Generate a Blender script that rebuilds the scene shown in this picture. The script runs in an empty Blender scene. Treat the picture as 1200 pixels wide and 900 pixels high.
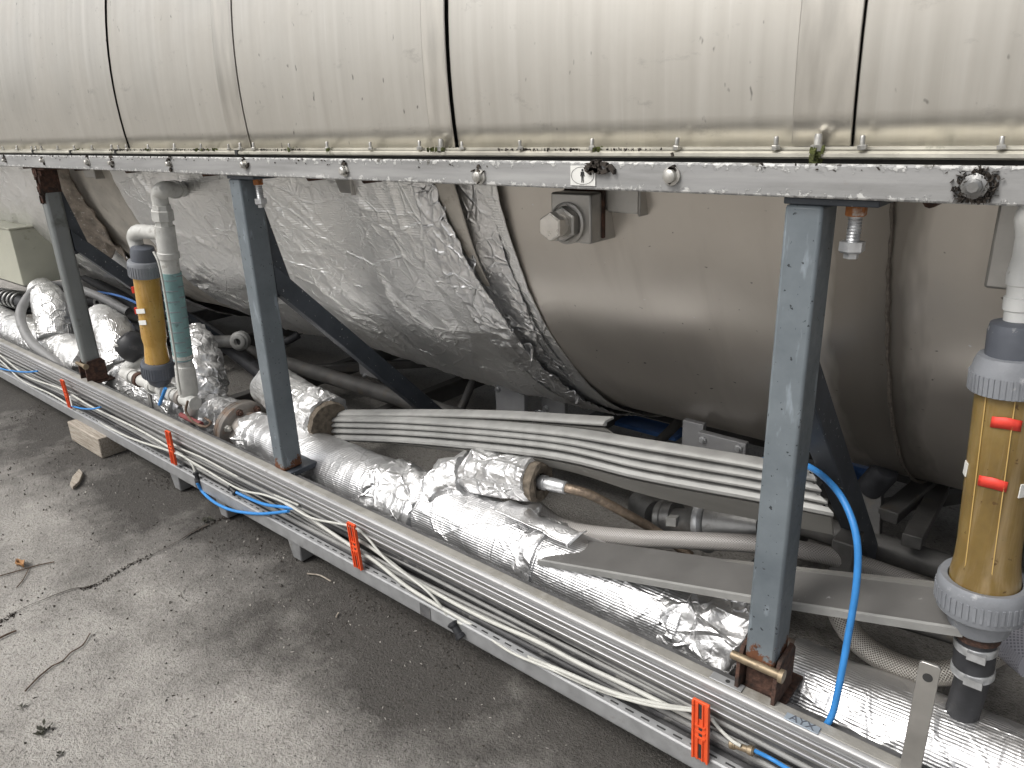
import bpy, bmesh, math, random
import numpy as np
from mathutils import Vector, Matrix

random.seed(7)
rng = np.random.default_rng(7)
C = bpy.context.scene.collection

# ---------------------------------------------------------------- scale, camera
U = 1.3            # metres per layout unit
GZ = -1.2          # ground level in layout units (the lens is the layout origin)
FPX = 863.0        # focal length for a 1200 px wide frame
Rm = np.array([[0.76335859, 0.19538139, -0.6157189],
               [0.64498847, -0.28318949, 0.70978418],
               [-0.0356865, -0.93895145, -0.34219388]])
sc = bpy.context.scene
cam_d = bpy.data.cameras.new('camera')
cam_d.sensor_width = 36.0
cam_d.lens = FPX / 1200 * 36
cam_d.clip_start = 0.05
cam_d.clip_end = 2000
cam = bpy.data.objects.new('camera', cam_d)
C.objects.link(cam)
rt, up, bk = Rm[:, 0], -Rm[:, 1], -Rm[:, 2]
M4 = Matrix(((rt[0], up[0], bk[0], 0), (rt[1], up[1], bk[1], 0), (rt[2], up[2], bk[2], -GZ * U), (0, 0, 0, 1)))
cam.matrix_world = M4
sc.camera = cam

# ---------------------------------------------------------------- sky and sun (overcast)
SUN_EL, SUN_AZ = math.radians(52), math.radians(205)     # azimuth measured from +Y, clockwise
wd = bpy.data.worlds.new('World')
sc.world = wd
wd.use_nodes = True
wn = wd.node_tree
wn.nodes.clear()
sky = wn.nodes.new('ShaderNodeTexSky')
sky.sky_type = 'NISHITA'
sky.sun_disc = False
sky.sun_elevation = SUN_EL
sky.sun_rotation = SUN_AZ
sky.air_density = 1.0
sky.dust_density = 6.0
sky.ozone_density = 1.0
hs = wn.nodes.new('ShaderNodeHueSaturation')
hs.inputs['Saturation'].default_value = 0.22
bg = wn.nodes.new('ShaderNodeBackground')
bg.inputs['Strength'].default_value = 0.14
wo = wn.nodes.new('ShaderNodeOutputWorld')
wn.links.new(sky.outputs[0], hs.inputs['Color'])
wn.links.new(hs.outputs[0], bg.inputs['Color'])
wn.links.new(bg.outputs[0], wo.inputs['Surface'])
sl = bpy.data.lights.new('sun', 'SUN')
sl.energy = 1.5
sl.angle = math.radians(25)
sl.color = (1.0, 0.965, 0.91)
so = bpy.data.objects.new('sun', sl)
C.objects.link(so)
sd = Vector((math.sin(SUN_AZ) * math.cos(SUN_EL), math.cos(SUN_AZ) * math.cos(SUN_EL), math.sin(SUN_EL)))
so.rotation_euler = sd.to_track_quat('Z', 'Y').to_euler()
so.location = (0, -3, 6)
sc.view_settings.view_transform = 'Standard'
sc.view_settings.look = 'None'
sc.view_settings.gamma = 1
sc.view_settings.exposure = 0.12
sc.cycles.max_bounces = 8
sc.cycles.transparent_max_bounces = 6


# ---------------------------------------------------------------- layout helpers
def ray(px, py):
    return Rm @ np.array([px - 600.0, py - 450.0, FPX])

def atY(px, py, y):
    d = ray(px, py); return d * (y / d[1])

def atZ(px, py, z):
    d = ray(px, py); return d * (z / d[2])

def atX(px, py, x):
    d = ray(px, py); return d * (x / d[0])

TYC, TZC, RSH, RCL = 2.247, 0.103, 1.05, 1.177      # tank axis and radii (bare shell, cladding)

def W(p):
    return Vector((p[0] * U, p[1] * U, (p[2] - GZ) * U))

BASE = {}

def tag(o, label=None, cat=None, group=None, kind=None):
    if label: o['label'] = label
    if cat: o['category'] = cat
    if group: o['group'] = group
    if kind: o['kind'] = kind
    return o

def thing(name, label, cat, base, group=None):
    o = bpy.data.objects.new(name, None)
    o.empty_display_size = 0.05
    C.objects.link(o)
    o.location = W(base)
    BASE[o.name] = W(base)
    return tag(o, label, cat, group)


class MB:
    """collects geometry in layout units, builds one mesh"""
    def __init__(s):
        s.v = []; s.f = []; s.uv = {}

    def add(s, verts, faces, uvs=None):
        o = len(s.v)
        s.v += [tuple(map(float, p)) for p in verts]
        if uvs is not None:
            for i, q in enumerate(uvs): s.uv[o + i] = (float(q[0]), float(q[1]))
        s.f += [tuple(o + i for i in f) for f in faces]
        return s

    def box(s, x0, x1, y0, y1, z0, z1):
        v = [(x0, y0, z0), (x1, y0, z0), (x1, y1, z0), (x0, y1, z0), (x0, y0, z1), (x1, y0, z1), (x1, y1, z1), (x0, y1, z1)]
        return s.add(v, [(0, 3, 2, 1), (4, 5, 6, 7), (0, 1, 5, 4), (1, 2, 6, 5), (2, 3, 7, 6), (3, 0, 4, 7)])

    def obox(s, c, ax, ay, az, hx, hy, hz):
        c = np.array(c, float)
        ax, ay, az = [np.array(a, float) / np.linalg.norm(a) for a in (ax, ay, az)]
        v = [c + ax * hx * i + ay * hy * j + az * hz * k for k in (-1, 1) for i, j in ((-1, -1), (1, -1), (1, 1), (-1, 1))]
        return s.add(v, [(0, 3, 2, 1), (4, 5, 6, 7), (0, 1, 5, 4), (1, 2, 6, 5), (2, 3, 7, 6), (3, 0, 4, 7)])

    def prism(s, poly, vec):
        n = len(poly); vec = np.array(vec, float)
        p = [np.array(q, float) for q in poly]
        v = p + [q + vec for q in p]
        fs = [tuple(range(n - 1, -1, -1)), tuple(range(n, 2 * n))]
        fs += [(i, (i + 1) % n, n + (i + 1) % n, n + i) for i in range(n)]
        return s.add(v, fs)

    def bar(s, a, b, w, h, side=(1, 0, 0)):
        a = np.array(a, float); b = np.array(b, float); d = b - a; L = np.linalg.norm(d); d /= L
        sd_ = np.array(side, float); sd_ -= d * (sd_ @ d); sd_ /= np.linalg.norm(sd_)
        return s.obox((a + b) / 2, d, sd_, np.cross(d, sd_), L / 2, w / 2, h / 2)

    def tube(s, path, r, n=12, caps=True, sub=0):
        P = smooth(path, sub) if sub else np.array(path, float)
        m = len(P)
        rr = np.full(m, r) if np.isscalar(r) else np.interp(np.linspace(0, 1, m), np.linspace(0, 1, len(r)), r)
        T, A, B = frames(P)
        ang = np.linspace(0, 2 * np.pi, n, endpoint=False)
        L = np.concatenate([[0], np.cumsum(np.linalg.norm(np.diff(P, axis=0), axis=1))])
        V = []; UV = []
        for i in range(m):
            for k, a in enumerate(ang):
                V.append(P[i] + rr[i] * (math.cos(a) * A[i] + math.sin(a) * B[i])); UV.append((L[i], a * rr[i]))
        F = [(i * n + k, i * n + (k + 1) % n, (i + 1) * n + (k + 1) % n, (i + 1) * n + k) for i in range(m - 1) for k in range(n)]
        if caps: F += [tuple(range(n - 1, -1, -1)), tuple((m - 1) * n + k for k in range(n))]
        return s.add(V, F, UV)

    def lathe(s, prof, o, axis=(0, 0, 1), n=24, caps=True):
        """prof: list of (radius, height along axis)"""
        o = np.array(o, float); ax = np.array(axis, float); ax /= np.linalg.norm(ax)
        t = np.array([1, 0, 0]) if abs(ax[0]) < .9 else np.array([0, 1, 0])
        A = np.cross(ax, t); A /= np.linalg.norm(A); B = np.cross(ax, A)
        V = []
        for r, h in prof:
            for k in range(n):
                a = 2 * np.pi * k / n
                V.append(o + ax * h + r * (math.cos(a) * A + math.sin(a) * B))
        m = len(prof)
        F = [(i * n + k, i * n + (k + 1) % n, (i + 1) * n + (k + 1) % n, (i + 1) * n + k) for i in range(m - 1) for k in range(n)]
        if caps: F += [tuple(range(n - 1, -1, -1)), tuple((m - 1) * n + k for k in range(n))]
        return s.add(V, F)

    def grid(s, P, uv=None, wrap=False):
        n, m = P.shape[:2]
        V = P.reshape(-1, 3)
        F = []
        for i in range(n - 1):
            for j in range(m if wrap else m - 1):
                F.append((i * m + j, i * m + (j + 1) % m, (i + 1) * m + (j + 1) % m, (i + 1) * m + j))
        return s.add(V, F, None if uv is None else uv.reshape(-1, 2))

    def build(s, name, mat, parent=None, smooth_angle=35, bevel=0.0, label=None, solid=0.0, local=False):
        me = bpy.data.meshes.new(name)
        if local:
            V = [Vector(p) * U for p in s.v]; org = Vector((0, 0, 0))
        else:
            wv = [W(p) for p in s.v]
            if parent is not None:
                r = parent
                while r.parent is not None: r = r.parent
                org = BASE[r.name]
            else:
                a = np.array(wv); lo, hi = a.min(0), a.max(0)
                org = Vector(((lo[0] + hi[0]) / 2, (lo[1] + hi[1]) / 2, lo[2]))
            V = [p - org for p in wv]
        me.from_pydata([tuple(p) for p in V], [], s.f)
        if s.uv:
            ul = me.uv_layers.new(name='uv')
            li = np.empty(len(me.loops), dtype=np.int32); me.loops.foreach_get('vertex_index', li)
            tab = np.zeros((len(s.v), 2), dtype=np.float32)
            for k, q in s.uv.items(): tab[k] = q
            ul.data.foreach_set('uv', tab[li].ravel())
        bm = bmesh.new(); bm.from_mesh(me)
        bmesh.ops.recalc_face_normals(bm, faces=bm.faces)
        bm.to_mesh(me); bm.free()
        if smooth_angle:
            me.shade_smooth()
            me.set_sharp_from_angle(angle=math.radians(smooth_angle))
        if mat: me.materials.append(mat)
        o = bpy.data.objects.new(name, me)
        C.objects.link(o)
        if parent is not None: o.parent = parent
        else:
            o.location = org; BASE[o.name] = org
        if solid:
            m = o.modifiers.new('solid', 'SOLIDIFY'); m.thickness = solid * U; m.offset = 0
        if bevel:
            m = o.modifiers.new('bevel', 'BEVEL'); m.width = bevel * U; m.segments = 2; m.limit_method = 'ANGLE'
            m.angle_limit = math.radians(40)
        if label: o['label'] = label
        return o


def smooth(path, sub):
    P = np.array(path, float); n = len(P); out = []
    Q = np.vstack([2 * P[0] - P[1], P, 2 * P[-1] - P[-2]])
    for i in range(1, n):
        a, b, c, d = Q[i - 1], Q[i], Q[i + 1], Q[i + 2]
        for t in np.linspace(0, 1, sub, endpoint=False):
            out.append(.5 * (2 * b + (c - a) * t + (2 * a - 5 * b + 4 * c - d) * t * t + (3 * b - a - 3 * c + d) * t ** 3))
    out.append(P[-1])
    return np.array(out)

def frames(P):
    m = len(P)
    T = np.gradient(P, axis=0); T /= np.linalg.norm(T, axis=1)[:, None] + 1e-12
    ref = np.array([0, 0, 1.0]) if abs(T[0][2]) < .9 else np.array([0, 1.0, 0])
    A = np.zeros_like(P); B = np.zeros_like(P)
    a = np.cross(T[0], ref); a /= np.linalg.norm(a)
    for i in range(m):
        a = a - T[i] * (a @ T[i]); a /= np.linalg.norm(a)
        A[i] = a; B[i] = np.cross(T[i], a)
    return T, A, B

def resample(P, step):
    P = np.array(P, float)
    L = np.concatenate([[0], np.cumsum(np.linalg.norm(np.diff(P, axis=0), axis=1))])
    n = max(2, int(L[-1] / step) + 1)
    t = np.linspace(0, L[-1], n)
    return np.stack([np.interp(t, L, P[:, k]) for k in range(3)], 1)

# numpy value noise
_T = rng.random((64, 64, 64))
def vn(P, f, seed=0):
    q = np.asarray(P) * f + seed * 7.31 + 100
    i = np.floor(q).astype(int); t = q - i; t = t * t * (3 - 2 * t)
    def g(a, b, c): return _T[(i[..., 0] + a) % 64, (i[..., 1] + b) % 64, (i[..., 2] + c) % 64]
    x, y, z = t[..., 0], t[..., 1], t[..., 2]
    l = lambda a, b, k: a + (b - a) * k
    return l(l(l(g(0, 0, 0), g(1, 0, 0), x), l(g(0, 1, 0), g(1, 1, 0), x), y), l(l(g(0, 0, 1), g(1, 0, 1), x), l(g(0, 1, 1), g(1, 1, 1), x), y), z)

def crumple(P, f, seed=0):
    """sharp folded-foil relief in 0..1"""
    h = 0; a = 1; tot = 0
    w = np.stack([vn(P, f * .7, seed + 5), vn(P, f * .7, seed + 6), vn(P, f * .7, seed + 7)], -1) * .6 / f
    for k in range(3):
        h = h + a * (1 - np.abs(2 * vn(P + w, f * 2 ** k, seed + k) - 1) * 1.6); tot += a; a *= .5
    return h / tot


# ---------------------------------------------------------------- materials
def srgb(r, g, b):
    f = lambda c: (c / 255 / 12.92) if c <= 10 else ((c / 255 + .055) / 1.055) ** 2.4
    return (f(r), f(g), f(b), 1)

class NT:
    def __init__(s, name):
        s.m = bpy.data.materials.new(name); s.m.use_nodes = True
        s.t = s.m.node_tree; s.b = s.t.nodes['Principled BSDF']
        s.tc = s.t.nodes.new('ShaderNodeTexCoord')
    def link(s, a, b): s.t.links.new(a, b)
    def coord(s, kind='Object', scale=(1, 1, 1), rot=(0, 0, 0)):
        m = s.t.nodes.new('ShaderNodeMapping'); m.inputs['Scale'].default_value = scale; m.inputs['Rotation'].default_value = rot
        s.link(s.tc.outputs[kind], m.inputs[0]); return m.outputs[0]
    def noise(s, vec, scale, detail=4, rough=.55, typ=None, dist=0):
        n = s.t.nodes.new('ShaderNodeTexNoise'); n.inputs['Scale'].default_value = scale; n.inputs['Detail'].default_value = detail
        n.inputs['Roughness'].default_value = rough; n.inputs['Distortion'].default_value = dist
        if typ: n.noise_type = typ
        s.link(vec, n.inputs['Vector']); return n.outputs[0]
    def voro(s, vec, scale, feat='F1', out=0):
        n = s.t.nodes.new('ShaderNodeTexVoronoi'); n.feature = feat; n.inputs['Scale'].default_value = scale
        s.link(vec, n.inputs['Vector']); return n.outputs[out]
    def wave(s, vec, scale, direction='X', dist=0, detail=1):
        n = s.t.nodes.new('ShaderNodeTexWave'); n.bands_direction = direction; n.inputs['Scale'].default_value = scale
        n.inputs['Distortion'].default_value = dist; n.inputs['Detail'].default_value = detail
        s.link(vec, n.inputs['Vector']); return n.outputs['Fac']
    def ramp(s, fac, stops):
        n = s.t.nodes.new('ShaderNodeValToRGB'); e = n.color_ramp.elements
        while len(e) < len(stops): e.new(.5)
        for k, (p, c) in enumerate(stops):
            e[k].position = p; e[k].color = c if len(c) == 4 else (*c, 1)
        s.link(fac, n.inputs[0]); return n.outputs[0]
    def rng(s, fac, a, b, c, d):
        n = s.t.nodes.new('ShaderNodeMapRange')
        for i, v in enumerate((a, b, c, d)): n.inputs[i + 1].default_value = v
        s.link(fac, n.inputs[0]); return n.outputs[0]
    def math(s, op, a, b):
        n = s.t.nodes.new('ShaderNodeMath'); n.operation = op
        for i, q in enumerate((a, b)):
            if isinstance(q, (int, float)): n.inputs[i].default_value = q
            else: s.link(q, n.inputs[i])
        return n.outputs[0]
    def mix(s, fac, a, b, blend='MIX'):
        n = s.t.nodes.new('ShaderNodeMix'); n.data_type = 'RGBA'; n.blend_type = blend
        for i, q in ((0, fac), (6, a), (7, b)):
            if isinstance(q, (int, float, tuple)): n.inputs[i].default_value = q
            else: s.link(q, n.inputs[i])
        return n.outputs[2]
    def bump(s, h, strength=.3, dist=.01, prev=None):
        n = s.t.nodes.new('ShaderNodeBump'); n.inputs['Strength'].default_value = strength; n.inputs['Distance'].default_value = dist
        s.link(h, n.inputs['Height'])
        if prev is not None: s.link(prev, n.inputs['Normal'])
        return n.outputs[0]
    def fin(s, color=None, rough=None, metal=None, normal=None, spec=None):
        for k, q in (('Base Color', color), ('Roughness', rough), ('Metallic', metal), ('Normal', normal), ('Specular IOR Level', spec)):
            if q is None: continue
            if isinstance(q, (int, float, tuple)): s.b.inputs[k].default_value = q
            else: s.link(q, s.b.inputs[k])
        return s.m

def sep_axis(n, sock, ax):
    q = n.t.nodes.new('ShaderNodeSeparateXYZ'); n.link(sock, q.inputs[0]); return q.outputs[ax]

def plain(name, col, rough=.5, metal=0., scale=30, var=.25, dirt=None, dscale=8, dthr=(.55, .75), bump=.15, bscale=120, stretch=(1, 1, 1)):
    n = NT(name); c = n.coord('Object', stretch)
    nz = n.noise(c, scale, 5)
    dk = tuple(x * (1 - var) for x in col[:3]) + (1,); lt = tuple(min(1, x * (1 + var)) for x in col[:3]) + (1,)
    colr = n.ramp(nz, [(.3, dk), (.7, lt)])
    r = n.rng(nz, .3, .7, max(0, rough - .08), min(1, rough + .08))
    if dirt:
        c2 = n.coord('Object')
        d = n.noise(c2, dscale, 8, .65)
        f = n.rng(d, dthr[0], dthr[1], 0, 1)
        colr = n.mix(f, colr, dirt)
        r = n.math('MAXIMUM', r, n.math('MULTIPLY', f, .85))
        if metal:
            n.link(n.rng(f, 0, 1, metal, 0), n.b.inputs['Metallic'])
    elif metal: n.b.inputs['Metallic'].default_value = metal
    nb = n.bump(n.noise(c, bscale, 4), bump, .004)
    return n.fin(colr, r, None, nb)

def make_mats():
    m = {}
    # weathered stainless cladding: fine streaks that run down the sheet
    n = NT('cladding_steel'); uv = n.coord('UV'); st = n.coord('UV', (38, 1.1, 1)); st2 = n.coord('UV', (130, 4, 1))
    a = n.noise(st, 1, 5, .6); b = n.noise(st2, 1, 3)
    blot = n.noise(uv, 3.5, 5, .6)
    col = n.ramp(a, [(.2, (.53, .508, .46)), (.5, (.58, .558, .51)), (.8, (.63, .61, .565))])
    col = n.mix(n.rng(b, .62, .78, 0, .35), col, (.70, .685, .65, 1))
    col = n.mix(n.rng(blot, .48, .72, 0, .50), col, (.46, .435, .39, 1))
    sp = n.noise(n.coord('UV', (1, .55, 1)), 55, 2, .5)
    col = n.mix(n.rng(sp, .70, .76, 0, .8), col, (.16, .15, .14, 1))
    sm = n.noise(n.coord('UV', (1.0, 2.2, 1)), 9, 6, .7)
    col = n.mix(n.rng(sm, .60, .76, 0, .55), col, (.24, .23, .215, 1))
    rg = n.math('ADD', n.rng(a, .3, .7, .34, .42), n.rng(blot, .4, .7, 0, .10))
    nb = n.bump(n.noise(n.coord('UV', (1.6, .8, 1)), 1.3, 2), .25, .012)
    nb = n.bump(b, .03, .002, nb)
    m['clad'] = n.fin(col, rg, .82, nb)
    m['strap_steel'] = plain('pale_strap_steel', (.565, .54, .49, 1), .37, .82, 5, .10, (.42, .40, .37, 1), 9, (.6, .8), .05, 60, (6, 1, 1))

    # bare vessel shell, dull 2B finish with stains
    n = NT('bare_shell_steel'); uv = n.coord('UV'); st = n.coord('UV', (14, 2.0, 1))
    a = n.noise(st, 1, 4, .55); blot = n.noise(uv, 2.4, 5, .6)
    col = n.ramp(blot, [(.3, (.62, .58, .53)), (.7, (.72, .68, .625))])
    col = n.mix(n.rng(a, .55, .75, 0, .4), col, (.52, .485, .44, 1))
    sp = n.noise(uv, 60, 2, .5)
    col = n.mix(n.rng(sp, .72, .77, 0, .8), col, (.10, .09, .08, 1))
    sp2 = n.noise(uv, 48, 2, .5)
    col = n.mix(n.rng(sp2, .745, .77, 0, .9), col, (.8, .8, .8, 1))
    # damp run-down stains beside the weld seam
    x = sep_axis(n, uv, 0)
    w1 = n.noise(n.coord('UV', (7, 1.6, 1)), 1, 4, .6)
    xd = n.math('ADD', n.math('ABSOLUTE', n.math('ADD', x, .322), 0), n.math('MULTIPLY', w1, .17))
    col = n.mix(n.rng(xd, .135, .165, .70, 0), col, (.17, .152, .13, 1))
    rg = n.math('ADD', n.rng(a, .3, .7, .30, .40), n.rng(blot, .4, .7, .0, .08))
    nb = n.bump(n.noise(uv, 2.2, 2), .25, .01)
    nb = n.bump(n.noise(n.coord('UV', (5, 90, 1)), 1, 2), .03, .003, nb)
    m['shell'] = n.fin(col, rg, .80, nb)

    def foil(name, col, rough, ribs=0, ribdir='Y', cr=.5, fine=.35, dirt=.3, gr=0):
        n = NT(name); uv = n.coord('UV')
        r2 = n.noise(uv, 26, 4, .55)
        wp = n.t.nodes.new('ShaderNodeTexNoise'); wp.inputs['Scale'].default_value = 3.0; wp.inputs['Detail'].default_value = 2
        n.link(uv, wp.inputs['Vector'])
        def warped(k, sx, sy, off):
            v = n.t.nodes.new('ShaderNodeVectorMath'); v.operation = 'MULTIPLY_ADD'
            n.link(wp.outputs['Color'], v.inputs[0]); v.inputs[1].default_value = (k, k, 0)
            n.link(n.coord('UV', (sx, sy, 1), (0, 0, off)), v.inputs[2]); return v.outputs[0]
        nb = n.bump(r2, cr, .009)
        for sc_, wd_, sx, sy, off, st_ in ((5.5, .035, 1, 1.5, .5, 1.0), (11, .06, 1.3, 1, -.6, .8), (24, .09, 1, 1, .2, .6)):
            e_ = n.voro(warped(.16, sx, sy, off), sc_, 'DISTANCE_TO_EDGE', 0)
            mk = n.rng(n.noise(uv, sc_ * .45, 3, .6), .44, .60, 0, 1)
            nb = n.bump(n.math('MULTIPLY', n.rng(e_, 0, wd_, 1, 0), mk), min(1, cr * 1.6) * st_, .007, nb)
        r3 = n.noise(uv, 75, 4, .65, 'RIDGED_MULTIFRACTAL')
        nb = n.bump(r3, fine * .55, .004, nb)
        if ribs:
            w = n.wave(uv, ribs, ribdir, 1.2, 2)
            nb = n.bump(w, .30, .002, nb)
        if gr:
            w = n.wave(uv, gr, 'X', .3, 1)
            nb = n.bump(n.rng(w, .8, 1, 0, 1), .15, .003, nb)
        d = n.noise(uv, 5, 7, .65)
        f = n.rng(d, .56, .78, 0, dirt)
        c = n.mix(f, col, (.21, .195, .17, 1))
        sp = n.noise(uv, 70, 2)
        c = n.mix(n.rng(sp, .70, .76, 0, .5), c, (.15, .14, .13, 1))
        return n.fin(c, n.rng(d, .35, .7, rough, rough + .16), .93, nb)
    m['foil_tank'] = foil('foil_blanket', (.92, .92, .91, 1), .36, 50, 'Y', .34, .60, .18)
    m['foil_rib'] = foil('ribbed_foil', (.78, .78, .785, 1), .32, 55, 'Y', .20, .25, .22, 9)
    m['foil_crumple'] = foil('crumpled_foil', (.84, .84, .84, 1), .33, 0, 'Y', .7, .8, .22)
    m['foil_old'] = foil('dull_foil', (.84, .84, .83, 1), .34, 40, 'Y', .5, .8, .22, 12)

    # painted steel: blue-grey with worn edges
    n = NT('blue_grey_paint'); c = n.coord('Object')
    a = n.noise(c, 6, 6, .6); f = n.noise(c, 40, 4, .6)
    col = n.ramp(a, [(.3, srgb(88, 96, 102)), (.7, srgb(116, 124, 129))])
    col = n.mix(n.rng(n.noise(n.coord('Object', (1, 1, .25)), 45, 3), .62, .72, 0, .5), col, srgb(150, 160, 168))
    col = n.mix(n.rng(n.noise(c, 95, 2), .68, .72, 0, .9), col, srgb(35, 38, 42))
    zl = sep_axis(n, c, 2)
    rz = n.math('ADD', zl, n.math('MULTIPLY', n.math('SUBTRACT', n.noise(c, 26, 6, .7), .5), .20))
    rf = n.rng(rz, .022, .034, 1, 0)
    col = n.mix(rf, col, n.mix(n.noise(c, 60, 3), (.035, .018, .012, 1), (.22, .085, .035, 1)))
    m['post'] = n.fin(col, n.math('MAXIMUM', n.rng(f, .3, .7, .38, .55), n.math('MULTIPLY', rf, .9)), 0., n.bump(rf, .4, .003, n.bump(f, .18, .003)))
    m['post_old'] = plain('weathered_post_paint', srgb(124, 128, 128), .5, .2, 12, .15, srgb(86, 88, 84), 12, (.55, .75), .15, 100, (1, 1, .15))
    n = NT('dark_brace_paint'); c = n.coord('Object')
    a = n.noise(c, 8, 6, .6)
    col = n.ramp(a, [(.3, srgb(52, 57, 64)), (.7, srgb(72, 78, 86))])
    col = n.mix(n.rng(n.noise(c, 80, 2), .69, .72, 0, .9), col, srgb(170, 172, 172))
    m['brace'] = n.fin(col, .5, 0., n.bump(a, .1, .003))

    # rail: pale galvanised paint peeling along its edges
    n = NT('peeling_rail_paint'); c = n.coord('Object'); ln = n.coord('Object', (.7, 1, 9))
    a = n.noise(ln, 3, 6, .6)
    col = n.ramp(a, [(.3, (.22, .22, .215)), (.5, (.30, .30, .298)), (.7, (.38, .38, .375))])
    z = sep_axis(n, n.tc.outputs['Generated'], 2)
    ed = n.math('ABSOLUTE', n.math('SUBTRACT', z, .5), 0)
    fl = n.noise(c, 60, 6, .7)
    ff = n.math('ADD', n.math('MULTIPLY', ed, .62), fl)
    col = n.mix(n.rng(ff, .77, .82, 0, .8), col, (.60, .60, .58, 1))
    tp = n.noise(n.coord('Object', (1, 1, .5)), 34, 6, .7)
    t2 = n.math('ADD', n.math('MULTIPLY', n.rng(z, .55, 1.0, 0, 1), .28), tp)
    col = n.mix(n.rng(t2, .83, .88, 0, .85), col, (.09, .085, .07, 1))
    col = n.mix(n.rng(n.noise(c, 22, 4), .68, .74, 0, .5), col, (.24, .225, .19, 1))
    nb = n.bump(n.rng(ff, .74, .82, 0, 1), .6, .002)
    nb = n.bump(n.noise(c, 90, 4), .2, .003, nb)
    m['rail'] = n.fin(col, .55, .15, nb)

    # flange of the cladding
    m['flange'] = plain('dirty_flange_steel', (.56, .54, .47, 1), .45, .5, 14, .18, (.10, .105, .06, 1), 16, (.60, .74))
    m['moss'] = plain('green_moss', (.075, .085, .025, 1), .95, 0, 80, .6, None, bump=.8, bscale=200)
    m['gap'] = plain('dark_gap_steel', (.035, .035, .034, 1), .8)
    m['bolt'] = plain('galvanised_bolt', (.50, .49, .46, 1), .42, .75, 60, .2, (.12, .10, .07, 1), 40, (.58, .72))
    m['zinc'] = plain('zinc_plated_steel', (.56, .57, .58, 1), .4, .7, 50, .2)
    m['rust'] = plain('flaky_rust', (.072, .037, .026, 1), .9, 0, 60, .6, (.030, .020, .016, 1), 20, (.5, .6), .9, 110)
    m['orange_rust'] = plain('orange_rust', (.33, .125, .04, 1), .85, 0, 70, .4, (.45, .42, .38, 1), 30, (.55, .65))
    m['brass'] = plain('brass_pin', (.27, .215, .145, 1), .5, .65, 40, .3, (.10, .06, .04, 1), 30, (.55, .68))
    m['weld'] = plain('weld_bead', (.17, .15, .13, 1), .55, .6, 90, .35, bump=.8, bscale=140)
    m['stain_plate'] = plain('stainless_plate', (.43, .42, .40, 1), .36, .8, 18, .12, bump=.05)
    m['bright'] = plain('bright_bolt_head', (.72, .69, .64, 1), .35, .7, 40, .1)
    m['card'] = plain('bare_insulation_board', (.50, .47, .42, 1), .6, .25, 9, .2, (.25, .20, .15, 1), 14, (.58, .75), .3, 60)
    m['flap'] = plain('torn_insulation_backing', (.235, .20, .165, 1), .8, 0, 22, .45, (.55, .52, .47, 1), 45, (.60, .68), .9, 70)
    m['wool'] = plain('mineral_wool', (.13, .108, .083, 1), .95, 0, 45, .5, None, bump=1.0, bscale=90)

    # base beam, aluminium and trays
    m['ledge'] = plain('weathered_ledge', (.30, .29, .265, 1), .6, .15, 14, .18, (.17, .155, .125, 1), 9, (.54, .75), .3, 150)
    m['alu'] = plain('aluminium_lip', (.62, .62, .63, 1), .38, .75, 22, .12, (.22, .21, .20, 1), 20, (.60, .78), .12, 100, (.15, 1, 1))
    m['lip'] = plain('worn_lip_edge', (.40, .40, .40, 1), .5, .45, 22, .15, (.20, .19, .18, 1), 20, (.58, .76), .15, 100, (.15, 1, 1))
    m['web'] = plain('dark_channel_web', (.10, .10, .102, 1), .6, .15, 20, .4, (.16, .155, .145, 1), 26, (.58, .72))
    m['perf'] = plain('perforated_tray_steel', (.34, .345, .35, 1), .48, .40, 20, .15, (.20, .195, .18, 1), 18, (.58, .78))
    m['slot'] = plain('slot_shadow_steel', (.03, .03, .03, 1), .8)
    m['profile'] = plain('anodised_profile', (.30, .30, .29, 1), .5, .30, 16, .14, (.20, .195, .18, 1), 40, (.66, .76), .08)
    m['profile_dull'] = plain('dull_profile_face', (.22, .215, .20, 1), .55, .3, 10, .15, (.42, .41, .39, 1), 12, (.6, .75), .1, 100, (.15, 1, 1))
    m['strip'] = plain('grey_painted_strip', (.125, .122, .117, 1), .5, .1, 10, .12, (.52, .52, .51, 1), 20, (.66, .76), .1)

    # plastics, hoses
    for key, lo_, mi_, hi_ in (('amber', (96, 78, 42), (126, 104, 58), (152, 132, 88)), ('amber_lightened', (150, 114, 50), (186, 146, 72), (206, 172, 104))):  # second set is a lightened copy, brightness painted in for the shaded far gauge
        n = NT('translucent_' + key); c = n.coord('Object')
        a = n.noise(n.coord('Object', (1, 1, .6)), 7, 6, .65)
        col = n.ramp(a, [(.25, srgb(*lo_)), (.5, srgb(*mi_)), (.75, srgb(*hi_))])
        vs = n.noise(n.coord('Object', (30, 30, 1.2)), 2, 4, .6)
        col = n.mix(n.rng(vs, .5, .72, 0, .45), col, srgb(min(255, hi_[0] + 12), min(255, hi_[1] + 14), hi_[2] + 30))
        col = n.mix(n.rng(n.noise(c, 75, 2), .68, .73, 0, .8), col, srgb(80, 55, 25))
        n.b.inputs['Subsurface Weight'].default_value = .35
        n.b.inputs['Subsurface Radius'].default_value = (.03, .015, .004)
        n.b.inputs['Coat Weight'].default_value = .10
        n.b.inputs['Coat Roughness'].default_value = .25
        m[key] = n.fin(col, n.rng(a, .3, .7, .28, .42), 0., n.bump(a, .06, .003))
    m['amber_line'] = plain('amber_mould_line', srgb(186, 156, 96), .4, 0, 20, .1)
    m['union'] = plain('grey_union_plastic', srgb(126, 129, 134), .5, 0, 22, .12, srgb(175, 176, 178), 34, (.62, .74))
    m['union_dark'] = plain('dark_grey_plastic', srgb(86, 90, 98), .48, 0, 22, .12, srgb(170, 170, 170), 36, (.64, .74))
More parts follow.
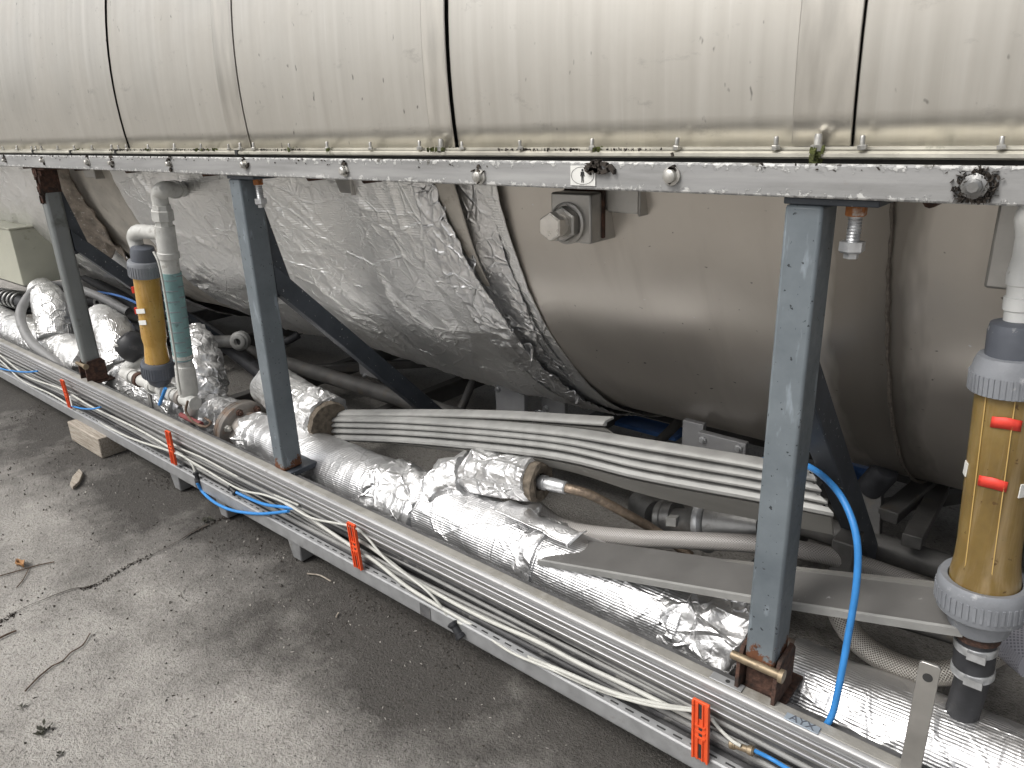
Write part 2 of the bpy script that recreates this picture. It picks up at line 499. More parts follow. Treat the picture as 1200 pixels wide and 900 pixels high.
    m['pvc'] = plain('pale_plastic_pipe', srgb(186, 186, 182), .5, 0, 26, .14, srgb(112, 106, 98), 22, (.58, .76))
    m['pvc_white'] = plain('white_pipe', srgb(215, 216, 214), .4, 0, 26, .06, srgb(140, 135, 128), 40, (.64, .76))
    m['teal'] = plain('teal_wrap', srgb(118, 150, 150), .55, 0, 20, .14, srgb(80, 96, 98), 30, (.6, .75))
    m['red'] = plain('red_mark', srgb(212, 62, 48), .5, 0, 30, .12)
    m['label_white'] = plain('white_paper', srgb(220, 220, 216), .6, 0, 30, .06)
    m['orange'] = plain('orange_clip_plastic', srgb(222, 88, 45), .5, 0, 30, .12, srgb(160, 60, 34), 50, (.62, .72))
    m['blue'] = plain('blue_hose_plastic', srgb(54, 130, 198), .45, 0, 24, .12, srgb(40, 90, 150), 50, (.66, .74))
    m['white_cable'] = plain('white_cable', srgb(188, 188, 182), .5, 0, 20, .08, srgb(140, 138, 130), 30, (.62, .76))
    m['grey_cable'] = plain('grey_cable', srgb(138, 138, 136), .5, 0, 20, .12)
    m['black_cable'] = plain('black_cable', (.040, .040, .042, 1), .5, 0, 20, .4, (.17, .165, .155, 1), 24, (.56, .72))
    m['black'] = plain('black_plastic', (.022, .023, .026, 1), .45, 0, 20, .3, (.09, .09, .09, 1), 20, (.6, .76))
    m['rubber'] = plain('black_rubber', (.030, .031, .035, 1), .6, 0, 24, .4, (.10, .10, .10, 1), 26, (.6, .76))
    n = NT('braided_hose'); uv = n.coord('UV'); w1 = n.wave(n.coord('UV', (1, 1, 1), (0, 0, .7)), 80, 'X'); w2 = n.wave(n.coord('UV', (1, 1, 1), (0, 0, -.7)), 80, 'X')
    h = n.math('MAXIMUM', w1, w2)
    col = n.ramp(h, [(.3, (.16, .14, .12)), (.9, (.60, .57, .52))])
    m['braid'] = n.fin(col, .42, .6, n.bump(h, .5, .004))
    n = NT('reinforced_hose'); w1 = n.wave(n.coord('UV', (1, 1, 1), (0, 0, .8)), 75, 'X'); w2 = n.wave(n.coord('UV', (1, 1, 1), (0, 0, -.8)), 75, 'X')
    h = n.math('MAXIMUM', w1, w2)
    col = n.ramp(h, [(.4, (.16, .15, .14)), (.95, (.36, .345, .33))])
    m['rhose'] = n.fin(col, .4, 0., n.bump(h, .25, .003))
    n = NT('clear_hose'); w1 = n.wave(n.coord('UV', (1, 1, 1), (0, 0, .8)), 60, 'X'); w2 = n.wave(n.coord('UV', (1, 1, 1), (0, 0, -.8)), 60, 'X')
    h = n.math('MAXIMUM', w1, w2)
    col = n.ramp(h, [(.4, srgb(128, 128, 136)), (.95, srgb(178, 178, 186))])
    m['chose'] = n.fin(col, .32, 0., n.bump(h, .2, .003))
    m['bronze_hose'] = plain('stained_braid_hose', (.26, .205, .155, 1), .42, .7, 70, .3, (.10, .08, .06, 1), 20, (.55, .7), .5, 260)
    m['grey_hose'] = plain('grey_flexible_hose', srgb(128, 128, 128), .5, 0, 20, .1, srgb(90, 88, 84), 16, (.6, .75))
    m['cast'] = plain('cast_fitting', (.27, .27, .265, 1), .42, .75, 16, .2, (.12, .11, .10, 1), 18, (.56, .72))
    m['flange_iron'] = plain('grey_pipe_flange', (.24, .22, .20, 1), .55, .35, 18, .25, (.20, .12, .075, 1), 14, (.54, .70))
    m['under'] = plain('underframe_paint', (.085, .083, .080, 1), .55, .1, 12, .35, (.10, .085, .065, 1), 16, (.56, .72))
    m['plate_grey'] = plain('grey_saddle_plate', (.34, .34, .345, 1), .5, .3, 14, .12, (.2, .19, .18, 1), 20, (.6, .76))
    m['cabinet'] = plain('cabinet_paint', srgb(172, 172, 158), .5, 0, 10, .06, srgb(140, 138, 120), 16, (.62, .76))
    m['sheet_blue'] = plain('blue_sheet', srgb(70, 110, 170), .5, 0, 14, .15)
    m['strap'] = plain('faded_red_strap', srgb(120, 62, 62), .8, 0, 40, .3)
    m['tag'] = plain('grey_tag', srgb(150, 160, 170), .45, .2, 30, .1)
    m['ink'] = plain('black_ink', (.02, .02, .02, 1), .6)

    # wood block
    n = NT('weathered_wood'); c = n.coord('Object', (1.2, 14, 14)); a = n.noise(c, 9, 6, .65, dist=.4)
    col = n.ramp(a, [(.3, (.17, .14, .11)), (.5, (.33, .29, .24)), (.7, (.46, .42, .36))])
    m['wood'] = n.fin(col, .85, 0., n.bump(a, .5, .004))
    m['chip'] = m['wood']
    m['twig'] = plain('dry_twig', (.10, .07, .05, 1), .9, 0, 40, .5)
    m['leaf'] = plain('dry_leaf', (.36, .19, .08, 1), .8, 0, 30, .4)
    m['weed'] = plain('weed_leaves', (.038, .038, .026, 1), .8, 0, 30, .5)
    m['crumb'] = plain('dirt_crumbs', (.045, .037, .030, 1), .95, 0, 40, .6)
    m['pebble'] = plain('pale_grit', (.36, .34, .31, 1), .9, 0, 40, .4)

    # concrete yard
    n = NT('weathered_concrete'); c = n.coord('Object')
    big = n.noise(c, .9, 6, .6); mid = n.noise(c, 5, 6, .65); fine = n.noise(c, 120, 3, .7); ag = n.voro(c, 210)
    col = n.ramp(big, [(.3, (.33, .315, .29)), (.7, (.45, .43, .40))])
    col = n.mix(n.rng(mid, .35, .7, .40, 0), col, (.17, .16, .145, 1))
    col = n.mix(n.rng(fine, .38, .62, .0, .60), col, (.44, .42, .39, 1))
    col = n.mix(n.rng(n.noise(c, 75, 3, .6), .64, .72, 0, .7), col, (.50, .48, .45, 1))
    col = n.mix(n.rng(n.noise(c, 60, 3, .6), .62, .72, 0, .75), col, (.05, .045, .04, 1))
    # damp dirt strip along the frame, with the shade under the beam painted in
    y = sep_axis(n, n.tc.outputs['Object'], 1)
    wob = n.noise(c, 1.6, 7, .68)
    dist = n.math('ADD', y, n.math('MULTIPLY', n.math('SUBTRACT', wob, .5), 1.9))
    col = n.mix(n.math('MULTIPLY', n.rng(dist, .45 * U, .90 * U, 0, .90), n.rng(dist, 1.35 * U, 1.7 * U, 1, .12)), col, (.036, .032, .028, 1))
    stn = n.noise(n.coord('Object', (.8, 1.5, 1)), 2.1, 8, .7)
    col = n.mix(n.rng(stn, .52, .72, 0, .60), col, (.12, .112, .102, 1))
    col = n.mix(1.0, col, n.ramp(n.noise(c, 95, 4, .75), [(.34, (.62, .61, .60)), (.5, (1, 1, 1)), (.68, (1.0, 1.0, 1.0))]), 'MULTIPLY')
    col = n.mix(n.rng(n.noise(c, 140, 3, .7), .60, .70, 0, .32), col, (.40, .385, .36, 1))
    nb = n.bump(fine, 1.0, .010)
    nb = n.bump(n.rng(ag, 0, .6, 1, 0), .35, .004, nb)
    nb = n.bump(mid, .3, .02, nb)
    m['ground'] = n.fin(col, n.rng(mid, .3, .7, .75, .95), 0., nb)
    return m

MT = make_mats()
XL, XR = -7.0, 1.1        # extent of the machine along its length

# ================================================================ GROUND
g = MB()
xs = np.concatenate([np.linspace(-110, -5, 8), np.linspace(-4.6, 2, 60), np.linspace(4, 110, 8)])
ys = np.concatenate([np.linspace(-110, -3, 8), np.linspace(-2.5, 4, 60), np.linspace(6, 110, 8)])
GX, GY = np.meshgrid(xs, ys, indexing='ij')
P = np.stack([GX, GY, np.zeros_like(GX)], -1)
near = (np.abs(GX + 1.3) < 3.4) & (np.abs(GY - .7) < 3.4)
P[..., 2] = GZ + np.where(near, (vn(P, 1.7, 3) - .5) * .008, 0)
g.grid(P)
tag(g.build('ground', MT['ground']), 'weathered grey concrete yard with damp dirt and painted-in shade along the frame', 'ground', kind='structure')

# ================================================================ TANK
tank = thing('tank', 'long horizontal steel vessel, clad above its flange and partly wrapped in torn foil below', 'tank', (-2, TYC, GZ))

def arc(x0, x1, r, a0, a1, nx, na, wob=0.0, seed=0):
    """a measured from the camera side horizontal, positive upwards"""
    X_ = np.concatenate([[x0, x0 + .0015], np.linspace(x0 + .003, x1 - .003, nx), [x1 - .0015, x1]]); A = np.linspace(a0, a1, na)
    XX, AA = np.meshgrid(X_, A, indexing='ij')
    RR = np.full_like(XX, r)
    Q = np.stack([XX, TYC - RR * np.cos(AA), TZC + RR * np.sin(AA)], -1)
    if wob:
        RR = RR + wob * (vn(Q, 1.6, seed) - .5)
        Q = np.stack([XX, TYC - RR * np.cos(AA), TZC + RR * np.sin(AA)], -1)
    return Q, np.stack([XX, AA * r], -1)

ZF = -0.057                                   # top of the flange
aF = math.asin((ZF + .002 - TZC) / RCL)
seams = [-7.0, -5.6, -4.42, -3.244, -2.495, -1.781, -1.053, -0.320, 1.1]
for i in range(len(seams) - 1):
    a, b = seams[i], seams[i + 1]
    r = RCL + (.003 if i % 2 else -.001)
    Q, uv = arc(a + .0010, b - {2: .0065, 3: .0045, 4: .0055, 5: .0036, 6: .0020}.get(i, .002), r, aF, math.pi - aF, max(6, int((b - a) / .05)), 90, .010, i)
    uv[..., 0] += i * 3.17
    MB().grid(Q, uv).build('cladding_panel', MT['clad'], tank, solid=.0012)
# cover straps over some of the seams (their right edge stands proud)
for a, b in ((-1.875, -1.7835), (-1.119, -1.0575), (-0.3995, -0.3212)):
    Q, uv = arc(a, b, RCL + .0052, aF + .002, math.pi - aF, 6, 90, .004, 9)
    uv[..., 0] += a * 5.3
    MB().grid(Q, uv).build('cover_strap', MT['strap_steel'], tank, solid=.0035)
Q, uv = arc(XL, XR, RCL - .02, aF + .01, math.pi - aF, 4, 60)
MB().grid(Q, uv).build('seam_backing', MT['gap'], tank)
# bare vessel, full round
Q, uv = arc(XL, XR, RSH, -math.pi * .93, .12, 150, 110, .006, 4)
MB().grid(Q, uv).build('bare_shell', MT['shell'], tank)
# end discs
for x in (XL, XR):
    e = MB(); n = 48
    ring = [(x, TYC - RCL * .98 * math.cos(2 * math.pi * k / n), TZC + RCL * .98 * math.sin(2 * math.pi * k / n)) for k in range(n)]
    e.add(ring, [tuple(range(n))]); e.build('end_plate', MT['shell'], tank)

# flange the cladding stands on: rounded lip, dark slot below it
yf = TYC - RCL * math.cos(aF)
f = MB()
f.prism([(XL, 1.062, -.0698), (XL, 1.058, -.0672), (XL, 1.058, -.0625), (XL, 1.063, -.0596), (XL, 1.30, -.0585), (XL, 1.30, -.0698)], (XR - XL, 0, 0))
f.build('flange', MT['flange'], tank)
f = MB(); f.box(XL, XR, 1.082, 1.30, -.108, -.0703); f.build('flange_underside', MT['gap'], tank)
f = MB(); f.box(XL, XR, yf - .012, yf + .004, -.0583, -.0545); f.build('flange_seal', MT['flange'], tank)
# clips joining the flange pieces
for px in (39, 83, 136, 278):
    q = atY(px, 178, 1.06); f = MB(); f.box(q[0] - .006, q[0] + .006, 1.056, 1.075, -.0705, -.0575); f.build('flange_joint', MT['gap'], tank)

bolt_me = None
def flange_bolt(x, y, z, s=1.0, mat='bolt'):
    global bolt_me
    if bolt_me is None:
        b = MB(); b.lathe([(.0085, 0), (.0085, .007), (.0075, .008)], (0, 0, 0), n=6); b.lathe([(.0046, .007), (.0046, .022), (.0036, .0235)], (0, 0, 0), n=10)
        o = b.build('flange_bolt', MT['bolt'], None, local=True); bolt_me = o.data
    else:
        o = bpy.data.objects.new('flange_bolt', bolt_me); C.objects.link(o)
    o.parent = tank
    o.location = W((x, y, z)) - BASE[tank.name]; o.scale = (s, s, s)
    o.rotation_euler = (random.uniform(-.15, .15), random.uniform(-.12, .12), random.uniform(0, 1))
    return o
for px in (3, 19, 36, 41, 48, 67, 86, 107, 130, 139, 148, 174, 204, 235, 268, 282, 297, 339, 384, 435, 492, 541, 611, 695, 793, 910, 1012, 1175):
    q = atY(px, 168, yf - .018)
    flange_bolt(q[0], yf - .019 + random.uniform(-.002, .002), -.0575, random.choice((.62, .68, .74)))
# tall mossy studs
for px in (516, 958):
    q = atY(px, 168, yf - .018)
    b = MB(); b.lathe([(.0052, -.012), (.0056, .016), (.0045, .020)], (q[0], yf - .016, -.0575), n=10); b.lathe([(.0085, -.002), (.0085, .006)], (q[0], yf - .019, -.0575), n=6)
    b.build('flange_stud', MT['bolt'], tank)

# weld seam round the bare shell
P = []
for a in np.linspace(-.08, -1.9, 110):
    r = RSH + .004
    P.append((-.295 + random.uniform(-.0012, .0012), TYC - r * math.cos(a), TZC + r * math.sin(a)))
w = MB(); w.tube(P, [.0034 + random.uniform(-.0012, .0012) for _ in P], 6); w.build('weld_seam', MT['weld'], tank)

# ---------------- foil blanket on the lower half
def on_shell(px, py, r):
    d = ray(px, py); a = d[1] ** 2 + d[2] ** 2; b = -2 * (d[1] * TYC + d[2] * TZC); c = TYC ** 2 + TZC ** 2 - r * r
    D = b * b - 4 * a * c
    if D < 0: return None
    return d * ((-b - D ** .5) / (2 * a))

def wrap_sheet(x0, x1, r, a0, a1, dx, da, seed, nr=60, amp=.006, edge0=None, edge1=None, rag=.012, crm=.003, crf=22):
    X_ = np.linspace(0, 1, max(3, int((x1 - x0) / dx))); A = np.linspace(a0, a1, int(abs(a1 - a0) / da))
    TT, AA = np.meshgrid(X_, A, indexing='ij')
    z0 = np.stack([AA * 0 + 1.7 * seed, AA * 1.0, AA * 0], -1)
    e0 = x0 + rag * (vn(z0, 9, seed) - .5) * 2 + rag * .5 * (vn(z0, 40, seed + 1) - .5) * 2
    e1 = x1 + rag * (vn(z0, 8, seed + 2) - .5) * 2 + rag * .5 * (vn(z0, 38, seed + 3) - .5) * 2
    if edge0 is not None: e0 = e0 + edge0(AA)
    if edge1 is not None: e1 = e1 + edge1(AA)
    XX = e0 + (e1 - e0) * TT
    VV = AA * r
    h = np.zeros_like(XX)
    rg = np.random.default_rng(100 + seed)
    for k in range(nr):
        u0 = rg.uniform(x0, x1); v0 = rg.uniform(min(a0, a1), max(a0, a1)) * r
        th = rg.normal(.9, .55) if rg.random() < .7 else rg.uniform(0, 3.14)
        L = rg.uniform(.06, .38); w_ = rg.uniform(.004, .011); am = amp * rg.uniform(.35, 1.1) * (1 if rg.random() < .75 else -.7)
        bend = rg.normal(0, .6)
        du, dv = XX - u0, VV - v0
        t = math.cos(th) * du - math.sin(th) * dv; s_ = math.sin(th) * du + math.cos(th) * dv + bend * t * t
        h += am * np.exp(-np.abs(s_) / w_) * np.clip(1 - (t / L) ** 2, 0, 1)
    base = np.stack([XX, TYC - r * np.cos(AA), TZC + r * np.sin(AA)], -1)
    h += .030 * (vn(base, 2.6, seed) - .5) + .010 * (vn(base, 7, seed + 4) - .5)
    h += crm * crumple(base, crf, seed)
    RR = r + h
    Q = np.stack([XX, TYC - RR * np.cos(AA), TZC + RR * np.sin(AA)], -1)
    return Q, np.stack([XX, VV], -1)

RF = RSH + .026
Q, uv = wrap_sheet(-2.95, -1.245, RF, -.17, -1.72, .0085, .0085, 1, 260, .0080)
MB().grid(Q, uv).build('foil_blanket', MT['foil_tank'], tank, smooth_angle=70, solid=.002)
Q, uv = wrap_sheet(-7.0, -3.44, RF, -.17, -1.72, .014, .011, 2, 420, .0085, rag=.02)
MB().grid(Q, uv).build('foil_blanket', MT['foil_tank'], tank, smooth_angle=70, solid=.002)
# crumpled, taped edge of the blanket
Q, uv = wrap_sheet(-1.320, -1.255, RF + .004, -.16, -1.74, .0030, .0042, 3, 30, .003, rag=.012, crm=.008, crf=34,
                   edge0=lambda a: .14 * np.clip(-a - .22, 0, .4) , edge1=lambda a: .26 * np.clip(-a - .16, 0, .40))
MB().grid(Q, uv).build('foil_edge_tape', MT['foil_crumple'], tank, smooth_angle=60, solid=.002)
# smooth metal band at the end of the wrap
Q, uv = wrap_sheet(-1.150, -1.072, RSH + .006, -.15, -1.76, .006, .009, 4, 10, .002, rag=.003, crm=.002)
MB().grid(Q, uv).build('end_band', MT['foil_tank'], tank, smooth_angle=60, solid=.002, label='smooth metal band where the foil wrap ends')
# loose crumpled roll of tape between them
Q, uv = wrap_sheet(-1.182, -1.118, RSH + .014, -.15, -1.66, .0030, .0042, 6, 24, .004, rag=.014, crm=.008, crf=36, edge0=lambda a: -.10 * np.clip(-a - .36, 0, .12) - .02 * np.clip(-a - .2, 0, .2), edge1=lambda a: .02 * np.sin(a * 9))
MB().grid(Q, uv).build('foil_edge_tape', MT['foil_crumple'], tank, smooth_angle=60, solid=.002)
Q, uv = wrap_sheet(-1.30, -1.10, RSH + .010, -.15, -1.74, .012, .012, 12, 20, .003, rag=.0, crm=.006, crf=30)
MB().grid(Q, uv).build('foil_underlay', MT['foil_crumple'], tank, smooth_angle=60)
for k_, (px, py, s_) in enumerate(((512, 232, .030), (548, 300, .026), (588, 372, .030), (612, 405, .034), (640, 440, .030), (668, 462, .026), (560, 345, .024))):
    c_ = on_shell(px, py, RSH + .034); out = np.array([0, c_[1] - TYC, c_[2] - TZC]); out /= np.linalg.norm(out); dn = np.cross((1, 0, 0), out); dn = -dn if dn[2] > 0 else dn
    g_ = np.zeros((9, 9, 3))
    for i in range(9):
        for j in range(9):
            u, v = i / 8, j / 8
            g_[i, j] = c_ + np.array([1, 0, 0]) * s_ * (u - .5) * (1.15 - .5 * v) * 1.2 + dn * s_ * 1.7 * v + out * (-.006 + .016 * v * v * (u + .3))
    g_ += (vn(g_, 60, k_)[..., None] - .5) * .014
    MB().grid(g_, np.stack(np.meshgrid(np.linspace(0, s_, 9), np.linspace(0, s_ * 1.7, 9), indexing='ij'), -1) + k_ * .3).build('foil_scrap', MT['foil_crumple'], tank, smooth_angle=50, solid=.0012)
# pale strip of bare board showing in the gap, tapering downwards
Q, uv = wrap_sheet(-1.262, -1.178, RSH + .022, -.15, -.47, .012, .012, 7, 4, .002, rag=.002, crm=.001, edge0=lambda a: .235 * np.clip(-a - .17, 0, 1))
MB().grid(Q, uv).build('bare_strip', MT['card'], tank, smooth_angle=60, solid=.002, label='pale bare strip between torn foil edges')
# torn gap on the left: insulation board showing, flap hanging
Q, uv = wrap_sheet(-3.47, -2.90, RSH + .010, -.16, -1.0, .02, .015, 8, 14, .004, rag=.0)
MB().grid(Q, uv).build('insulation_board', MT['card'], tank, smooth_angle=60, label='bare board where the foil is torn away')
fl = MB()
nu, nv = 26, 44
S_ = np.zeros((nu, nv, 3))
for i in range(nu):
    for j in range(nv):
        u, v = i / (nu - 1), j / (nv - 1)
        a = -.14 - v * (.50 + .06 * math.sin(6 * u))
        wid = .05 + .24 * min(1, v * 1.5) - .05 * v
        x = -3.30 - .11 * v - (1 - u) * wid + .05 * v * u
        r = RF + .015 + .075 * math.sin(v * 2.3) * (1 - u) ** .8 + .012 * math.sin(u * 9 + v * 4)
        S_[i, j] = (x, TYC - r * math.cos(a), TZC + r * math.sin(a))
S_ += (vn(S_, 16, 3)[..., None] - .5) * .022 + (vn(S_, 40, 4)[..., None] - .5) * .010
ed = np.linspace(0, 1, nu)[:, None]
S_[:, -6:, 2] -= (vn(S_[:, -6:], 30, 8) - .5) * .035
fl.grid(S_); fl.build('torn_flap', MT['flap'], tank, smooth_angle=60, solid=.004, label='torn brown-backed flap of insulation hanging down')

# lugs welded under the flange
def lug(px0, px1, pyb, Y=1.21, back=1.33):
    a = atY(px0, pyb, Y); b = atY(px1, pyb, Y)
    l = MB(); l.prism([(a[0] - .040, Y, -.09), (b[0], Y, -.09), (b[0], Y, a[2]), (a[0], Y, a[2])], (0, .14, 0))
    l.box(b[0], b[0] + .006, Y - .004, Y + .14, a[2] - .004, -.09)
    return l
lug(712, 748, 249).build('lug', MT['stain_plate'], tank, bevel=.003)
lug(398, 412, 226, 1.19).build('lug', MT['stain_plate'], tank, bevel=.003)
lug(100, 112, 208, 1.19).build('lug', MT['stain_plate'], tank, bevel=.003)

# bolted pad on the bare shell, with washer and hexagonal bolt
def pad(cx, z, w, h, y0, y1, bolt=True):
    p = MB(); p.box(cx - w / 2, cx + w / 2, y0, y1, z - h / 2, z + h / 2)
    o = p.build('bolt_pad', MT['stain_plate'], tank, bevel=.004)
    b = MB(); b.box(cx - w / 2 + .004, cx + w / 2 + .004, y0 + .036, y0 + .046, z - h / 2 + .006, z + h / 2 + .004); b.build('pad_weld', MT['rust'], o, bevel=.003)
    if bolt:
        c = (cx - .006, y0, z - .010)
        k = MB(); k.lathe([(.040, 0), (.040, .006), (.036, .008), (.036, .004)], c, (0, -1, 0), 32); k.build('washer', MT['stain_plate'], o)
        k = MB(); k.lathe([(.034, .006), (.034, .022), (.030, .025)], c, (0, -1, 0), 6); k.build('nut', MT['stain_plate'], o, smooth_angle=20)
        k = MB(); k.lathe([(.020, .02), (.020, .042)], c, (0, -1, 0), 16); k.lathe([(.027, .040), (.027, .057), (.024, .060), (.012, .0605)], c, (0, -1, 0), 6); k.build('bolt_head', MT['bright'], o, smooth_angle=20)
    return o
pc = atY(667, 256, 1.165)
pad(pc[0] + .003, pc[2] + .001, .094, .094, 1.165, 1.30)
pc = atY(1203, 290, 1.165)
pad(pc[0], pc[2], .085, .125, 1.185, 1.30, False)

# ================================================================ TOP RAIL
rail = thing('top_rail', 'long pale rail with peeling paint running under the tank flange', 'rail', (-2, 1.0, -.113))
r_ = MB(); YR0, YR1, ZR0, ZR1 = .985, 1.07, -.1135, -.0712
r_.box(XL, XR, YR0, .998, ZR0, ZR1); r_.box(XL, XR, .9985, YR1, ZR0 + .0002, -.1055)
r_.build('rail_angle', MT['rail'], rail, bevel=.003)
for px, py, s in ((7, 188, .7), (51, 188, .8), (104, 190, 1), (132, 191, .8), (200, 192, .8), (288, 193, 1), (405, 200, 1.1), (563, 207, 1.2), (788, 206, 1.25)):
    q = atY(px, py, YR0)
    b = MB(); b.lathe([(.011 * s, 0), (.011 * s, .004), (.0075 * s, .0045), (.0075 * s, .012), (.005 * s, .014)], q, (0, -1, 0), 12)
    b.build('rail_bolt', MT['bolt'], rail)
    d = MB()
    for _ in range(7):
        c = q + np.array([random.gauss(0, .006), -.003, random.gauss(.004, .010)]) * 1.0
        d.obox(c, (1, 0, random.uniform(-1, 1)), (0, 1, 0), (random.uniform(-1, 1), 0, 1), .0045 * random.random() + .001, .0025, .0035 * random.random() + .001)
    tag(d.build('dirt_clump', MT['crumb'], rail), kind='stuff')
q = atY(1143, 218, YR0)
b = MB(); b.lathe([(.0135, 0), (.0145, .005), (.009, .007), (.009, .014), (.006, .017)], q, (0, -1, 0), 8); b.build('rail_bolt', MT['cast'], rail, label='rough corroded bolt ringed with black grime')
d = MB()
for _ in range(420):
    a = random.uniform(0, 6.28); rr = abs(random.gauss(.015, .005))
    c = q + np.array([math.cos(a) * rr * .95, -.001 - random.random() * .003, math.sin(a) * rr * 1.05 - .004])
    if c[2] < ZR0 + .003: continue
    d.obox(c, rng.normal(size=3), rng.normal(size=3), (0, 1, 0), .0022 * random.random() + .0005, .0022 * random.random() + .0005, .0016)
tag(d.build('dirt_clump', MT['crumb'], rail), kind='stuff')
d = MB()
q = atY(700, 195, YR0)
for _ in range(24):
    c = q + np.array([random.gauss(0, .010), -.003, random.gauss(0, .004)])
    d.obox(c, (1, 0, random.uniform(-1, 1)), (0, 1, 0), (random.uniform(-1, 1), 0, 1), .005 * random.random() + .002, .005, .003 * random.random() + .001)
tag(d.build('dirt_clump', MT['crumb'], rail), kind='stuff')
# cross ties from the rail back to the tank
for px in (40, 100, 160, 250, 310, 373, 438, 1100):
    q = atY(px, 210, 1.10)
    b = MB(); b.lathe([(.009, 0), (.009, .05)], (q[0], 1.072, -.121), (0, 1, 0), 10)
    b.build('tie_rod', MT['rust'], rail)

# pictogram sticker on the rail
a = atY(668, 194, YR0 - .003); b = atY(697, 218, YR0 - .003)
cx, cz = (a[0] + b[0]) / 2, (a[2] + b[2]) / 2; hw, hh = (b[0] - a[0]) / 2, (a[2] - b[2]) / 2
st = thing('sticker', 'small white sticker with a black standing figure in an oval', 'sticker', (cx, YR0 - .002, cz - hh))
s_ = MB(); s_.box(cx - hw, cx + hw, YR0 - .0022, YR0 - .0002, cz - hh, cz + hh); s_.build('backing', MT['label_white'], st)
ov = MB(); n = 40
ri = [(cx + hw * .93 * k * math.cos(t), YR0 - .0028, cz + hh * .90 * (k if k == 1 else .955) * math.sin(t)) for k in (1, .965) for t in np.linspace(0, 2 * math.pi, n, endpoint=False)]
ov.add(ri, [(i, (i + 1) % n, n + (i + 1) % n, n + i) for i in range(n)]); ov.build('oval_outline', MT['ink'], st, smooth_angle=0)
fg = MB(); yy = YR0 - .0028
def poly(pts): fg.add([(cx + x * hh, yy, cz + z * hh) for x, z in pts], [tuple(range(len(pts)))])
poly([(.13 * math.cos(t), .56 + .13 * math.sin(t)) for t in np.linspace(0, 6.28, 12, endpoint=False)])
poly([(-.20, .40), (.20, .40), (.13, -.05), (-.13, -.05)])
poly([(-.20, .40), (-.13, .30), (-.17, -.08), (-.27, -.05)]); poly([(.20, .40), (.27, -.05), (.17, -.08), (.13, .30)])
poly([(-.13, -.052), (-.01, -.052), (-.05, -.70), (-.15, -.70)]); poly([(.01, -.052), (.13, -.052), (.15, -.70), (.05, -.70)])
fg.build('figure', MT['ink'], st, smooth_angle=0)

# moss tufts on the flange
d = MB()
for px, n_ in ((86, 5), (174, 5), (235, 8), (250, 7), (340, 5), (384, 6), (510, 16), (517, 14), (705, 7), (958, 34), (958, 30)):
    for _ in range(n_):
        q = atY(px + random.gauss(0, 3.5), 174, yf - .02)
        c = np.array([q[0], yf - random.uniform(.006, .032), -.057 - (random.random() * .02 if n_ > 18 else 0)])
        d.obox(c, rng.normal(size=3), rng.normal(size=3) , (0, 0, 1), .0024, .0018, .001 + random.random() * .003)
tag(d.build('moss', MT['moss']), 'green moss tufts growing along the flange and its studs', 'moss', kind='stuff')
d = MB()
for _ in range(1500):
    x = random.uniform(-4.3, .1)
    if vn(np.array([x, 0, 0]), 3.5, 2) < .42: continue
    c = np.array([x, yf - random.uniform(.002, .03), -.0575])
    d.obox(c, rng.normal(size=3), rng.normal(size=3), (0, 0, 1), random.uniform(.0006, .0022), random.uniform(.0006, .002), random.uniform(.0004, .0015))
for _ in range(450):
    x = random.uniform(-4.3, .1)
    if vn(np.array([x, 0, 0]), 2.5, 5) < .45: continue
    c = np.array([x, YR0 + random.uniform(-.001, .012), ZR1 - random.uniform(0, .002)])
    if random.random() < .3: c[1] = YR0 - .001; c[2] -= random.random() ** 2 * .014
    d.obox(c, rng.normal(size=3), rng.normal(size=3), (0, 0, 1), random.uniform(.0005, .0020), random.uniform(.0005, .0018), random.uniform(.0003, .0011))
tag(d.build('grime', MT['crumb']), 'black grime crumbs lying on the flange and rail top', 'grime', kind='stuff')

# ================================================================ POSTS
def oriented_quad(): pass

